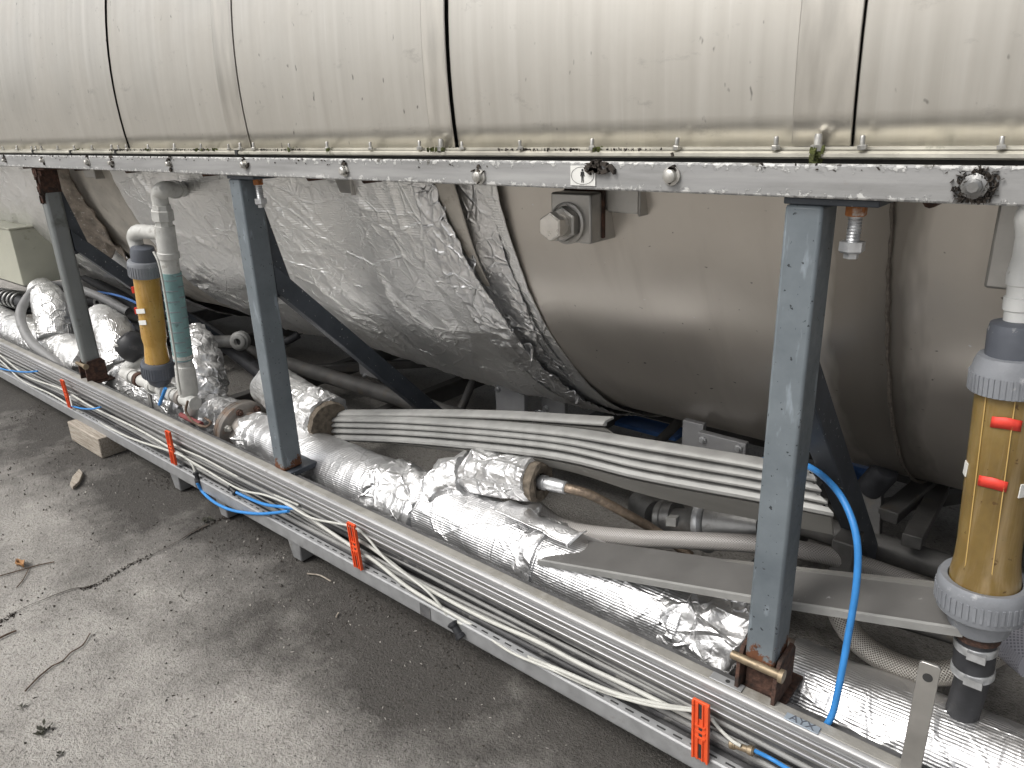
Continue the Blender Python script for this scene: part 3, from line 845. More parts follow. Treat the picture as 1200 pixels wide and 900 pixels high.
def make_post(x0, label, foot, rusty_top, zb):
    w = .050
    t = thing('support_post', label, 'post', (x0 + w / 2, 1.03, zb), 'posts carrying the rail')
    p = MB(); p.box(x0, x0 + w, 1.0, 1.062, zb, -.124); p.build('post_tube', MT['post_old' if rusty_top else 'post'], t, bevel=.005 if not rusty_top else .012)
    p = MB(); p.box(x0 - .002, x0 + .118, .999, 1.068, -.1235, -.1140); p.build('top_plate', MT['brace'] if not rusty_top else MT['rust'], t, bevel=.002)
    if rusty_top:
        p = MB(); p.box(x0 + .022, x0 + .0515, .9985, 1.0635, -.205, -.1238)
        for _ in range(40):
            c = (x0 + random.uniform(.022, .053), random.choice((.998, 1.0)), -.125 - random.random() ** 1.4 * .11)
            p.obox(c, rng.normal(size=3), rng.normal(size=3), (0, 0, 1), .009, .004, .010)
        p.build('rust_scale', MT['rust'], t, label='flaking dark rust at the head of the post')
    p = MB(); p.box(x0 - .02, x0 + w + .02, 1.0075, 1.10, -.946, -.9395 if foot else zb - .0005); p.build('base_shoe', MT['rust' if foot else 'brace'], t, bevel=.002)
    # gusset and brace going back under the tank
    xb = x0 + .006
    p = MB(); p.prism([(xb + .012, 1.0625, -.17), (xb + .012, 1.0625, -.44), (xb + .012, 1.125, -.43)], (.014, 0, 0)); p.build('gusset', MT['brace'], t)
    p = MB(); a = np.array([xb + .020, 1.064, -.385]); b = np.array([xb + .020, 1.64, -.985])
    p.prism([(xb, 1.0635, -.345), (xb, 1.64, -.952), (xb, 1.64, -1.03), (xb, 1.0635, -.420)], (.040, 0, 0)); o = p.build('brace', MT['brace'], t, bevel=.003)
    if not rusty_top:
        c = (x0 + .082, 1.033, -.1240)
        k = MB(); k.lathe([(.0135, 0), (.0135, -.013), (.012, -.015)], c, n=6); k.build('jack_nut', MT['orange_rust'], t, label='rust-stained jack nut', smooth_angle=20)
        prof = [(.0085, -.014)]
        for i in range(9): prof += [(.0092, -.016 - i * .0042), (.0078, -.018 - i * .0042)]
        prof += [(.0085, -.054)]
        k = MB(); k.lathe(prof, c, n=14); k.build('jack_thread', MT['zinc'], t, smooth_angle=60)
        k = MB(); k.lathe([(.0165, -.048), (.0165, -.060), (.013, -.063), (.0095, -.063), (.0095, -.070)], c, n=6); k.build('jack_head', MT['zinc'], t, smooth_angle=20)
    if foot:
        for i, xx in enumerate((x0 - .010, x0 + w + .003)):
            k = MB(); k.prism([(xx, .990, -.938), (xx, 1.07, -.938), (xx, 1.07, -.862), (xx, 1.058, -.848), (xx, 1.006, -.852), (xx, .992, -.874)], (.007, 0, 0)); k.build('foot_lug', MT['rust'], t, bevel=.001)
        k = MB(); k.box(x0 + .001, x0 + w - .001, 1.012, 1.066, -.937, zb - .001)
        k.build('foot_core', MT['rust'], t)
        k = MB(); k.lathe([(.0075, -.014), (.0075, .072)], (x0 - .006, .994, -.868), (1, 0, 0), 14); k.lathe([(.0115, .068), (.0115, .075)], (x0 - .006, .994, -.868), (1, 0, 0), 12)
        k.build('hinge_pin', MT['brass'], t)
    return t
make_post(-.374, 'near blue-grey square post with rusty hinge bracket and brass pin at its foot', True, False, -.868)
make_post(-1.787, 'middle blue-grey square post beside the bolted pipe flange, with no foot bracket', False, False, -.930)
make_post(-3.143, 'weathered grey post with dark rust at its head and foot, near the grey cabinet', True, True, -.868)

# ================================================================ BASE BEAM with its cable channel
beam = thing('base_beam', 'long grey base beam with an open cable channel along its face, on short feet', 'beam', (-2, 1.0, -1.12))
p = MB()
p.prism([(XL, .9835, -.9305), (XL, 1.0065, -.9303), (XL, 1.0065, -.944), (XL, .9835, -.944)], (XR - XL, 0, 0)); p.build('ledge', MT['ledge'], beam, bevel=.002)
p = MB(); p.prism([(XL, .9830, -.9304), (XL, .9765, -.9318), (XL, .9735, -.9345), (XL, .9735, -.9405), (XL, .9830, -.9405)], (XR - XL, 0, 0)); p.build('lip', MT['lip'], beam, bevel=.001)
p = MB()
q = MB(); q.box(XL, XR, .986, 1.02, -1.008, -.9412); q.build('rib_core', MT['web'], beam)
zz = -.9425
for i, (dy, h, m_) in enumerate(((.9760, .0075, 'perf'), (.9725, .0050, 'alu'), (.9770, .0085, 'profile_dull'), (.9740, .0045, 'alu'), (.9765, .0080, 'perf'), (.9790, .0060, 'profile_dull'), (.9745, .0050, 'alu'), (.9785, .0080, 'profile_dull'))):
    q = MB(); q.box(XL, XR, dy, .9865, zz - h + .0016, zz); q.build('lip_rib', MT[m_], beam, bevel=.0007); zz -= h
q = MB(); q.box(XL, XR, 1.022, 1.030, -1.11, -.9445); q.build('channel_web', MT['web'], beam)
q = MB(); q.box(XL, XR, .9775, 1.0215, -1.088, -1.081); q.build('channel_floor', MT['web'], beam)
q = MB(); q.prism([(XL, .977, -1.0755), (XL, .962, -1.0785), (XL, .959, -1.082), (XL, .959, -1.118), (XL, .966, -1.118), (XL, .966, -1.086), (XL, .977, -1.083)], (XR - XL, 0, 0)); q.build('outer_lip', MT['perf'], beam, bevel=.001)
q = MB(); q.box(XL, XR, .9665, 1.08, -1.128, -1.112); q.build('bottom_flange', MT['perf'], beam)
# slots punched along the outer lip
sm_ = MB(); sm_.box(-.009, .009, -.0016, .0016, -.0006, .0006)
so_ = sm_.build('slot', MT['slot'], None, local=True, smooth_angle=0); sme = so_.data
k = 0
for x in np.arange(-3.6, .02, .034):
    o = so_ if k == 0 else bpy.data.objects.new('slot', sme)
    if k: C.objects.link(o)
    o.parent = beam; o.location = W((x, .9685, -1.0771)) - BASE[beam.name]; o.rotation_euler = (math.radians(11), 0, 0); k += 1
# dark joints in the outer lip
for px, py in ((497, 700), (233, 573)):
    q = atY(px, py, .9585); m_ = MB(); m_.box(q[0] - .018, q[0] + .018, .9575, .9588, -1.117, -1.084); m_.build('lip_patch', MT['web'], beam)
# ledge joint near the right post
q = atZ(868, 815, -.93); m_ = MB(); m_.box(q[0] - .06, q[0] - .002, .9845, 1.003, -.9295, -.9275); m_.build('splice_plate', MT['perf'], beam, bevel=.001)
m_ = MB(); m_.lathe([(.004, 0), (.004, .0006)], (q[0] - .03, .994, -.9273), n=10); m_.build('splice_hole', MT['slot'], beam)
for px, py in ((120, 515), (263, 592), (350, 648), (205, 545)):
    q = atY(px, py, .985)
    m_ = MB(); m_.prism([(q[0] - .030, .972, -1.129), (q[0] + .030, .972, -1.129), (q[0] + .022, .978, -1.196), (q[0] - .022, .978, -1.196)], (0, .07, 0)); m_.build('foot', MT['perf'], beam, bevel=.004)
# embossed tag
q = atZ(940, 848, -.93)
tg = MB(); tg.box(q[0] - .027, q[0] + .027, q[1] - .008, q[1] + .008, -.9296, -.928); tg_o = tg.build('ledge_tag', MT['tag'], beam, bevel=.001)
fc = bpy.data.curves.new('tag_letters', 'FONT'); fc.body = 'AYX'; fc.size = .020 * U; fc.align_x = 'CENTER'; fc.align_y = 'CENTER'; fc.extrude = .0005
fo = bpy.data.objects.new('tag_letters_tmp', fc); C.objects.link(fo)
dg = bpy.context.evaluated_depsgraph_get()
fm = bpy.data.meshes.new_from_object(fo.evaluated_get(dg)); bpy.data.objects.remove(fo)
fm.materials.clear(); fm.materials.append(MT['union_dark'])
fo = bpy.data.objects.new('tag_letters', fm); C.objects.link(fo); fo.parent = tg_o
fo.location = W((q[0], q[1], -.9277)) - BASE[beam.name]

# wooden packing block
a = atY(88, 518, .935); b = atY(124, 540, .935)
wb = MB(); wb.box(a[0], b[0], .925, 1.10, GZ + .001, GZ + .085)
tag(wb.build('wood_block', MT['wood'], bevel=.004), 'weathered wooden packing block on the ground under the beam', 'wood block')

# ================================================================ UNDERFRAME
uf = thing('underframe', 'dark steel underframe of tubes and cross beams beneath the tank', 'underframe', (-2, 1.7, -1.15))
m_ = MB(); m_.tube([(XL, 1.68, -.985), (XR, 1.68, -.985)], .032, 16); m_.build('long_tube', MT['under'], uf)
m_ = MB(); m_.box(XL, XR, 3.35, 3.45, -1.12, -.93); m_.build('far_beam', MT['under'], uf, bevel=.004)
m_ = MB(); m_.box(XL, XR, 2.35, 2.41, -1.13, -1.05); m_.build('middle_beam', MT['under'], uf, bevel=.003)
for x in (-4.3, -3.55, -2.75, -2.13, -1.42, -.56, -.10, .6):
    m_ = MB(); m_.box(x - .022, x + .022, 1.09, 3.35, -1.12, -1.05); m_.build('cross_beam', MT['under'], uf, bevel=.003)
for a, b in (((-2.75, 1.75, -1.03), (-2.13, 2.33, -1.03)), ((-1.42, 1.75, -1.03), (-2.13, 2.33, -1.04)), ((-.56, 1.75, -1.02), (-.10, 2.33, -1.03))):
    m_ = MB(); m_.bar(a, b, .035, .03, (0, 0, 1)); m_.build('diagonal_strut', MT['under'], uf, bevel=.002)
# struts seen right of the near post
for (p1, y1), (p2, y2), w in ((((1090, 562), 1.95), ((1040, 605), 1.70), .045), (((1102, 572), 1.95), ((1068, 635), 1.62), .04), (((1022, 560), 1.75), ((1018, 640), 1.68), .05)):
    m_ = MB(); m_.bar(atY(*p1, y1), atY(*p2, y2), w, .03, (1, 0, 0)); m_.build('diagonal_strut', MT['under'], uf, bevel=.002)
q = atY(1032, 558, 1.72)
m_ = MB(); m_.lathe([(.02, -.06), (.032, -.05), (.032, .015), (.026, .03), (.02, .032)], q, (.3, -.2, .6), 16); m_.build('rubber_mount', MT['rubber'], uf)
for (p1, y1), (p2, y2) in ((((555, 445), 1.9), ((537, 487), 1.8)), (((795, 495), 2.0), ((770, 520), 1.9))):
    m_ = MB(); m_.tube([atY(*p1, y1), atY(*p2, y2)], .016, 12); m_.build('stub_tube', MT['under'], uf)

# saddle plates under the tank
def saddle(px0, px1, pyt, pyb, Y, label, bolts, th=.02):
    a = atY(px0, pyt, Y); b = atY(px1, pyb, Y)
    t = thing('saddle_plate', label, 'bracket', ((a[0] + b[0]) / 2, Y, b[2]), 'plates under the tank')
    m_ = MB(); m_.box(a[0], b[0], Y, Y + th, b[2], a[2]); m_.build('plate', MT['plate_grey'], t, bevel=.002)
    for px, py in bolts:
        q = atY(px, py, Y); k = MB(); k.lathe([(.010, 0), (.010, .006), (.006, .007), (.006, .012)], q, (0, -1, 0), 6); k.build('bolt', MT['zinc'], t, smooth_angle=20)
    return t
saddle(580, 615, 450, 492, 1.72, 'upright grey plate under the foil edge, with bolts in its corners', [(584, 456), (611, 459), (584, 485)])
saddle(634, 662, 462, 492, 1.80, 'grey plate with a spring in front, right of the upright plate under the foil', [(640, 478)])
saddle(800, 822, 492, 532, 1.62, 'plain grey upright beside the wider bolted plate under the bare shell', [])
saddle(818, 872, 506, 544, 1.60, 'wide grey bolted plate under the bare shell left of the near post', [(824, 515), (866, 525)])
saddle(420, 445, 424, 445, 1.85, 'small grey plate behind the middle brace', [(428, 440)])
q = atY(640, 480, 1.74)
sp = MB(); sp.tube([(q[0] + .014 * math.cos(k * .7) - .03 + k * .0012, q[1] + .014 * math.sin(k * .7) - .01, q[2] - .012 + .0) for k in range(0, 70)], .0028, 6)
tag(sp.build('coil_spring', MT['zinc']), 'small coil spring in front of a grey plate under the tank', 'spring')
a = atY(703, 488, 2.2); b = atY(792, 500, 2.2)
m_ = MB(); m_.box(a[0], b[0], 2.2, 2.3, b[2] - .06, a[2] - .005)
tag(m_.build('blue_crate', MT['sheet_blue'], bevel=.003), 'blue crate low beneath the bare shell', 'crate')
a = atY(996, 545, 2.2); b = atY(1020, 560, 2.2)
m_ = MB(); m_.box(a[0] - .02, b[0], 2.2, 2.3, b[2] - .06, a[2])
tag(m_.build('blue_crate', MT['sheet_blue'], bevel=.003), 'blue crate seen past the brace of the near post', 'crate')

# ================================================================ FOIL-CLAD PIPELINE
PY, PZ, PR = 1.168, -.992, .0935
def foil_tube(path, r, mat, name, parent, amp=.004, f=18, step=.009, n=56, seed=0, rag=(0, 0), flat=0.0, sub=6, label=None, lump=.006):
    P = smooth(path, sub) if len(path) > 2 else np.array(path, float)
    P = resample(P, step); m = len(P)
    T, A, B = frames(P)
    L = np.concatenate([[0], np.cumsum(np.linalg.norm(np.diff(P, axis=0), axis=1))])
    rr = np.full(m, r) if np.isscalar(r) else np.interp(np.linspace(0, 1, m), np.linspace(0, 1, len(r)), r)
    ang = np.linspace(0, 2 * np.pi, n, endpoint=False)
    dirs = np.cos(ang)[None, :, None] * A[:, None] + np.sin(ang)[None, :, None] * B[:, None]
    Q = P[:, None] + dirs * rr[:, None, None]
    h = amp * (crumple(Q, f, seed) - .5) * 2 + lump * (vn(Q, 6, seed + 9) - .5) * 2
    Q = Q + dirs * h[..., None]
    for e, idx in ((rag[0], 0), (rag[1], -1)):
        if e:
            k = min(m // 3, 6)
            off = (vn(Q[idx], 14, seed + 2) - .5) * 2 * e + (vn(Q[idx], 45, seed + 3) - .5) * e
            for j in range(k):
                i = j if idx == 0 else -1 - j
                Q[i] += T[i] * (off * (1 - j / k))[:, None]
    uv = np.stack([np.repeat(L[:, None], n, 1) + seed * 1.37, np.repeat((ang * np.mean(rr))[None], m, 0)], -1)
    mb = MB(); mb.grid(Q, uv, True)
    # inner closing faces, a little inside the ends
    for i in (0, m - 1):
        c = len(mb.v)
        mb.v.append(tuple(P[i])); 
        for k in range(n):
            mb.f.append((c, i * n + k, i * n + (k + 1) % n))
    return mb.build(name, MT[mat], parent, smooth_angle=62, label=label)

def pipe_x(px, py):
    """x of the pipeline where the picture shows its upper flank"""
    return atY(px, py, PY - .03)[0]

pl = thing('foil_pipeline', 'long pipe wrapped in silver foil lying behind the beam ledge', 'pipe', (-2, PY, PZ - PR))
def seg(x0, x1, r, mat, seed, amp=.003, f=16, rag=(0, 0), name='foil_sleeve', lump=.004, dy=0, dz=0, label=None):
    return foil_tube([(x0, PY + dy, PZ + dz), ((x0 + x1) / 2, PY + dy, PZ + dz), (x1, PY + dy, PZ + dz)], r, mat, name, pl, amp, f, seed=seed, rag=rag, lump=lump, label=label)
xM = pipe_x(349, 545)            # just right of the middle post
xj1, xj1b = pipe_x(447, 600), pipe_x(500, 605)
xj2 = pipe_x(634, 668); xj2b = pipe_x(655, 690)
xj3, xj3b = pipe_x(795, 745), pipe_x(872, 780)
xr0 = pipe_x(925, 800)
xf = pipe_x(272, 495)
m_ = MB(); m_.tube([(XL, PY, PZ), (XR, PY, PZ)], .052, 20); m_.build('core_pipe', MT['flange_iron'], pl)
seg(xM - .02, xj1 + .03, PR, 'foil_rib', 1, .0022, 13, lump=.003)
seg(xj1, xj1b, PR + .007, 'foil_crumple', 2, .011, 24, (.03, .02), 'joint_tape', .005)
seg(xj1b - .02, xj2 + .02, PR + .001, 'foil_rib', 3, .003, 13, lump=.003)
seg(xj2 - .035, xj2 + .015, PR + .005, 'foil_crumple', 4, .007, 18, (.015, .004), 'joint_tape', .003)
seg(xj2 + .020, xj3 + .02, PR, 'foil_rib', 5, .0022, 13, lump=.003)
seg(xj3 - .02, xj3b, PR - .002, 'foil_crumple', 6, .014, 18, (.025, .02), 'joint_tape', .006)
seg(xr0, XR, .093, 'foil_rib', 7, .003, 14, (.012, 0), lump=.004, dy=-.018, dz=-.028)
# foil between the flange and the middle post
foil_tube([(xf + .09, PY, PZ), (xf + .20, PY, PZ), (xM - .015, PY, PZ)], [.070, .086, PR - .004, PR - .002], 'foil_rib', 'foil_sleeve', pl, .0035, 15, seed=8, rag=(.03, 0))
seg(xf + .08, xf + .19, .083, 'foil_crumple', 9, .010, 17, (.03, .02), 'joint_tape')
# flange pair with bolts
fo_ = MB(); fo_.lathe([(.060, -.004), (.104, -.002), (.106, .0), (.106, .018), (.104, .020), (.104, .023), (.106, .025), (.106, .043), (.103, .045), (.075, .047), (.068, .075), (.060, .10)], (xf, PY, PZ), (1, 0, 0), 48)
fo = fo_.build('pipe_flange', MT['flange_iron'], pl)
for k in range(8):
    a = 2 * math.pi * (k + .35) / 8
    c = (xf + .044, PY + .085 * math.cos(a), PZ + .085 * math.sin(a))
    k_ = MB(); k_.lathe([(.0125, 0), (.0125, .010), (.010, .012), (.007, .012), (.007, .020)], c, (1, 0, 0), 6); k_.build('flange_bolt', MT['rust'] if k % 3 else MT['bolt'], fo, smooth_angle=20)
# crumpled run left of the flange, white-grey foil further left
xa, xb, xc = pipe_x(140, 445), pipe_x(215, 480), pipe_x(0, 375)
seg(xb, xf + .002, .086, 'foil_crumple', 10, .011, 25, (.01, .01), 'foil_sleeve')
seg(xa, xb + .02, .094, 'foil_old', 11, .006, 32, (.02, 0))
xl = pipe_x(92, 425)
seg(xc + .1, xl + .1, .094, 'foil_old', 12, .004, 20, (.0, .03))
seg(XL, xc + .12, .094, 'foil_old', 13, .004, 20)
# loose flap standing up along the joint
fq = np.zeros((24, 14, 3))
p0, p1, p2, p3 = atY(598, 586, 1.19), atY(680, 628, 1.16), atY(575, 600, 1.10), atY(668, 640, 1.125)
for i in range(24):
    for j in range(14):
        u, v = i / 23, j / 13
        fq[i, j] = (p0 * (1 - u) + p1 * u) * (1 - v) + (p2 * (1 - u) + p3 * u) * v
        fq[i, j, 2] += .010 * math.sin(math.pi * v) * (1 - .5 * u) 
fq += (vn(fq, 26, 2)[..., None] - .5) * .012
fq[:, 0] += (vn(fq[:, 0], 30, 4)[:, None] - .5) * .03; fq[-1] += (vn(fq[-1], 40, 4)[:, None] - .5) * .04; fq[:, -1, 2] += .004
m_ = MB(); m_.grid(fq, np.stack(np.meshgrid(np.linspace(0, .35, 24), np.linspace(0, .12, 14), indexing='ij'), -1)); m_.build('foil_flap', MT['foil_rib'], pl, smooth_angle=60, solid=.002)

# tee branch with open wool end and its coupling
b0, b1, b2, b3 = np.array([atY(512, 572, PY)[0], PY, PZ + .06]), atY(533, 553, 1.20), atY(560, 553, 1.22), atY(627, 563, 1.22)
pass
foil_tube([b0, b1 + (0, 0, -.02), atY(548, 558, 1.21)], [.060, .062, .060], 'foil_crumple', 'branch_elbow', pl, .010, 26, seed=20, rag=(0, .012), n=44)
foil_tube([atY(556, 552, 1.215), (atY(556, 552, 1.215) + b3) / 2, b3], .056, 'foil_crumple', 'branch_sleeve', pl, .006, 26, seed=21, rag=(.018, .006), n=44)
d = atY(664, 572, 1.225) - b3; d /= np.linalg.norm(d)
wl = MB(); wl.lathe([(.040, -.05), (.049, .004), (.049, .018), (.041, .024), (.022, .018), (.02, .0)], b3, d, 30)
V = np.array(wl.v); V += (vn(V, 60, 3)[:, None] - .5) * .008; wl.v = [tuple(q) for q in V]
wl.build('wool_end', MT['wool'], pl)
cp = MB(); cp.lathe([(.014, -.02), (.014, .006), (.018, .006), (.018, .020), (.015, .021), (.015, .03), (.0165, .031), (.0165, .05), (.0155, .052), (.0155, .075), (.013, .078)], b3 + d * .012, d, 18); cp.build('hose_coupling', MT['zinc'], pl)

# short capped stub pipe lying above, behind the middle post
s0, s1 = atY(318, 452, 1.30), atY(384, 493, 1.24)
foil_tube([s0, (s0 + s1) / 2, s1], .074, 'foil_old', 'stub_sleeve', pl, .005, 18, seed=30, rag=(.0, .006), n=48)
ds = (s1 - s0) / np.linalg.norm(s1 - s0)
foil_tube([s1 - ds * .10, s1 - ds * .04, s1 - ds * .004], [.079, .080, .076], 'foil_crumple', 'stub_tape', pl, .013, 26, seed=31, rag=(.02, .012), n=48)
wl = MB(); wl.lathe([(.066, -.03), (.068, .012), (.064, .024), (.03, .022), (.0, .02)], s1, ds, 30)
V = np.array(wl.v); V += (vn(V, 50, 4)[:, None] - .5) * .012; wl.v = [tuple(q) for q in V]
wl.build('wool_end', MT['wool'], pl)
m_ = MB(); m_.tube([(s1[0] - .10, s1[1] - .02, s1[2] - .02), (s1[0] - .13, PY, PZ + .06)], .05, 16); m_.build('stub_leg', MT['foil_old'], pl)

# vertical foil branches on the left: two elbows and the crumpled riser behind the gauge
e0 = np.array([atY(70, 412, PY)[0], PY, PZ + .05])
foil_tube([e0, atY(66, 385, 1.19), atY(58, 356, 1.22), atY(50, 342, 1.27)], [.078, .078, .076, .070], 'foil_old', 'riser_sleeve', pl, .006, 36, seed=40, n=44)
e1 = np.array([atY(150, 450, PY)[0], PY, PZ + .05])
foil_tube([e1, atY(143, 420, 1.18), atY(134, 390, 1.22), atY(118, 374, 1.30)], [.080, .078, .074, .066], 'foil_old', 'riser_sleeve', pl, .007, 36, seed=41, n=44)
e2 = np.array([atY(240, 470, PY)[0], PY, PZ + .04])
foil_tube([e2, atY(236, 440, 1.20), atY(232, 415, 1.24), atY(226, 394, 1.30)], [.090, .076, .070, .055], 'foil_crumple', 'riser_sleeve', pl, .013, 24, seed=42, n=48)

# ================================================================ HOSES, VALVES BEHIND THE PIPE
def hose(name, pts, r, mat, label, cat, n=14, sub=10, group=None):
    m_ = MB(); m_.tube(pts, r, n, True, sub)
    return tag(m_.build(name, MT[mat], None, smooth_angle=60), label, cat, group)
c0 = b3 + d * .088
hose('braided_hose', [c0, c0 + d * .02, atY(692, 580, 1.245), atY(730, 600, 1.29), atY(768, 622, 1.34), atY(810, 652, 1.36)], .0112, 'bronze_hose', 'thin brown-stained braided hose leaving the coupling of the foil branch', 'hose')
hose('reinforced_hose', [atY(610, 575, 1.30), atY(632, 598, 1.27), atY(668, 620, 1.25), atY(740, 630, 1.26), atY(800, 633, 1.29), atY(880, 637, 1.32), atY(940, 645, 1.36), atY(985, 655, 1.42), atY(1040, 672, 1.50), atY(1110, 700, 1.56)], .0195, 'rhose', 'thick grey reinforced hose curving behind the painted strip', 'hose')
hose('metal_hose', [atY(978, 690, 1.26), atY(984, 720, 1.235), atY(1002, 748, 1.225), atY(1034, 772, 1.22), atY(1078, 788, 1.22), atY(1122, 786, 1.23), atY(1160, 768, 1.26), atY(1215, 742, 1.32)], .021, 'braid', 'steel braided hose looping beneath the near level gauge', 'hose')
hose('clear_hose', [atY(1150, 725, 1.30), atY(1175, 742, 1.28), atY(1215, 775, 1.24)], .034, 'chose', 'pale reinforced hose running off beside the near level gauge', 'hose')
hose('blue_air_hose', [atY(860, 548, 1.40), atY(882, 541, 1.35), atY(912, 538, 1.26), atY(946, 546, 1.17), atY(975, 568, 1.10), atY(995, 600, 1.07), atY(1005, 640, 1.05), atY(1003, 690, 1.04), atY(994, 745, 1.03), atY(985, 795, 1.02), atY(976, 835, 1.015), atY(966, 854, 1.012)], .0054, 'blue', 'long blue air hose arching over the profiles down to the ledge', 'hose')
hose('grey_hose', [atY(150, 365, 1.5), atY(110, 345, 1.42), atY(75, 335, 1.34), atY(45, 338, 1.22), atY(27, 358, 1.12), atY(25, 378, 1.07), atY(38, 402, 1.05), atY(62, 422, 1.06), atY(90, 445, 1.09)], .022, 'grey_hose', 'grey flexible hose looped around the left foil riser', 'hose')
hose('dark_hose', [atY(-20, 375, 1.25), atY(25, 355, 1.40), atY(70, 345, 1.55), atY(130, 372, 1.62), atY(200, 400, 1.62)], .026, 'rubber', 'dark hose sagging behind the left post', 'hose')
hose('black_hose', [atY(190, 360, 1.62), atY(240, 385, 1.60), atY(285, 420, 1.58), atY(330, 455, 1.55)], .034, 'rubber', 'black hose behind the teal-wrapped pipe', 'hose')
hose('black_hose', [atY(60, 300, 1.9), atY(110, 330, 1.75), atY(150, 352, 1.65), atY(185, 385, 1.60)], .03, 'rubber', 'black hose low under the far end of the tank', 'hose')
hose('blue_thin_hose', [atY(115, 342, 1.5), atY(140, 347, 1.48), atY(165, 358, 1.46), atY(190, 378, 1.42)], .006, 'sheet_blue', 'thin dark blue hose behind the far level gauge', 'hose')
m_ = MB(); a = atY(975, 632, 1.40); b = atY(997, 668, 1.40); m_.box(a[0], b[0], 1.40, 1.47, b[2] - .12, a[2]); m_.build('short_upright', MT['under'], uf, bevel=.003)
hose('dark_pipe', [atY(760, 675, 1.42), atY(880, 690, 1.42), atY(1010, 715, 1.42), atY(1200, 770, 1.42)], .016, 'under', 'thin dark pipe low behind the painted strip', 'pipe', sub=4)
hose('rubber_duct', [atY(-10, 400, 1.35), atY(10, 372, 1.40), atY(35, 360, 1.5), atY(80, 370, 1.6)], .045, 'rubber', 'fat dark rubber duct at the left edge below the cabinet', 'duct')
# hose end stubs with pale rings
def ended(name, pts, r, mat, ring_mat, label, axis):
    t = thing(name, label, 'valve', pts[-1])
    m_ = MB(); m_.tube(pts, r, 14, True, 6); m_.build('body', MT[mat], t, smooth_angle=60)
    m_ = MB(); m_.lathe([(r * 1.15, -.03), (r * 1.5, -.026), (r * 1.5, 0), (r * 1.2, .004), (r * 1.2, .012), (r * .95, .016), (r * .55, .016), (r * .5, .004)], pts[-1], axis, 20); m_.build('end_ring', MT[ring_mat], t)
    m_ = MB(); m_.lathe([(r * .52, .0), (r * .52, .006)], pts[-1], axis, 12); m_.build('bore', MT['slot'], t)
    return t
ended('capped_valve', [atY(232, 400, 1.58), atY(258, 400, 1.52), atY(280, 400, 1.45)], .026, 'cast', 'grey_cable', 'capped grey valve end facing the yard left of the middle post', (.55, -.8, .1))
ended('capped_valve', [atY(92, 352, 1.6), atY(104, 353, 1.55), atY(116, 354, 1.5)], .022, 'rubber', 'grey_cable', 'small capped hose end right of the left post', (.5, -.8, .1))
ended('capped_valve', [atY(350, 392, 1.75), atY(340, 398, 1.72), atY(331, 402, 1.7)], .017, 'rubber', 'grey_cable', 'small capped hose end just right of the middle post', (.5, -.8, .1))

t = thing('corrugated_hose', 'coiled corrugated dark hose under the cabinet at the left edge', 'hose', atY(10, 352, 1.26))
for k, (px, py) in enumerate(((0, 347), (5, 348), (10, 349), (15, 350), (20, 351), (25, 352))):
    c = atY(px, py, 1.26)
    m_ = MB(); m_.tube([c + np.array([.012 * math.sin(a * .5), .05 * math.cos(a), .042 * math.sin(a)]) for a in np.linspace(0, 6.2832, 22)], .0085, 8); m_.build('ring', MT['cast'], t, smooth_angle=60)
hose('rubber_tube', [atY(-20, 345, 1.27), atY(12, 351, 1.27), atY(32, 356, 1.30)], .038, 'rubber', 'dark rubber tube inside the coiled corrugated hose at the left edge', 'hose')
# strainer body with elbow and clamp
t = thing('strainer', 'grey cast pipe elbow and strainer body clamped together under the profiles', 'fitting', atY(810, 612, 1.40))
k0, k1, k2, k3 = atY(752, 592, 1.46), atY(770, 603, 1.42), atY(795, 612, 1.40), atY(885, 618, 1.40)
m_ = MB(); m_.tube([atY(757, 588, 1.52), k0, k1], [.030, .036, .036], 18, True, 6); m_.build('elbow', MT['cast'], t)
dd = (k3 - k2) / np.linalg.norm(k3 - k2)
m_ = MB(); m_.lathe([(.040, -.03), (.043, -.026), (.043, -.012), (.040, -.010), (.040, .004), (.043, .006), (.043, .016), (.035, .018)], (k1 + k2) / 2 + dd * .01, dd, 20); m_.build('union_nut', MT['cast'], t)
m_ = MB(); m_.lathe([(.032, -.02), (.036, .03), (.048, .055), (.053, .06)], k2 + dd * .005, dd, 22); m_.build('body', MT['cast'], t)
m_ = MB(); m_.lathe([(.053, 0), (.063, .002), (.065, .008), (.065, .016), (.060, .022), (.055, .024)], k2 + dd * .066, dd, 28); m_.build('clamp_ring', MT['zinc'], t)
m_ = MB(); m_.lathe([(.055, 0), (.055, .05), (.050, .09), (.040, .12), (.0, .125)], k2 + dd * .092, dd, 28); m_.build('bowl', MT['cast'], t)
m_ = MB(); m_.obox((k1 + k2) / 2 + dd * .035 + np.array([0, -.037, .014]), dd, (0, 1, 0), (0, 0, 1), .013, .010, .011); m_.build('clamp_bolt', MT['pvc'], t)

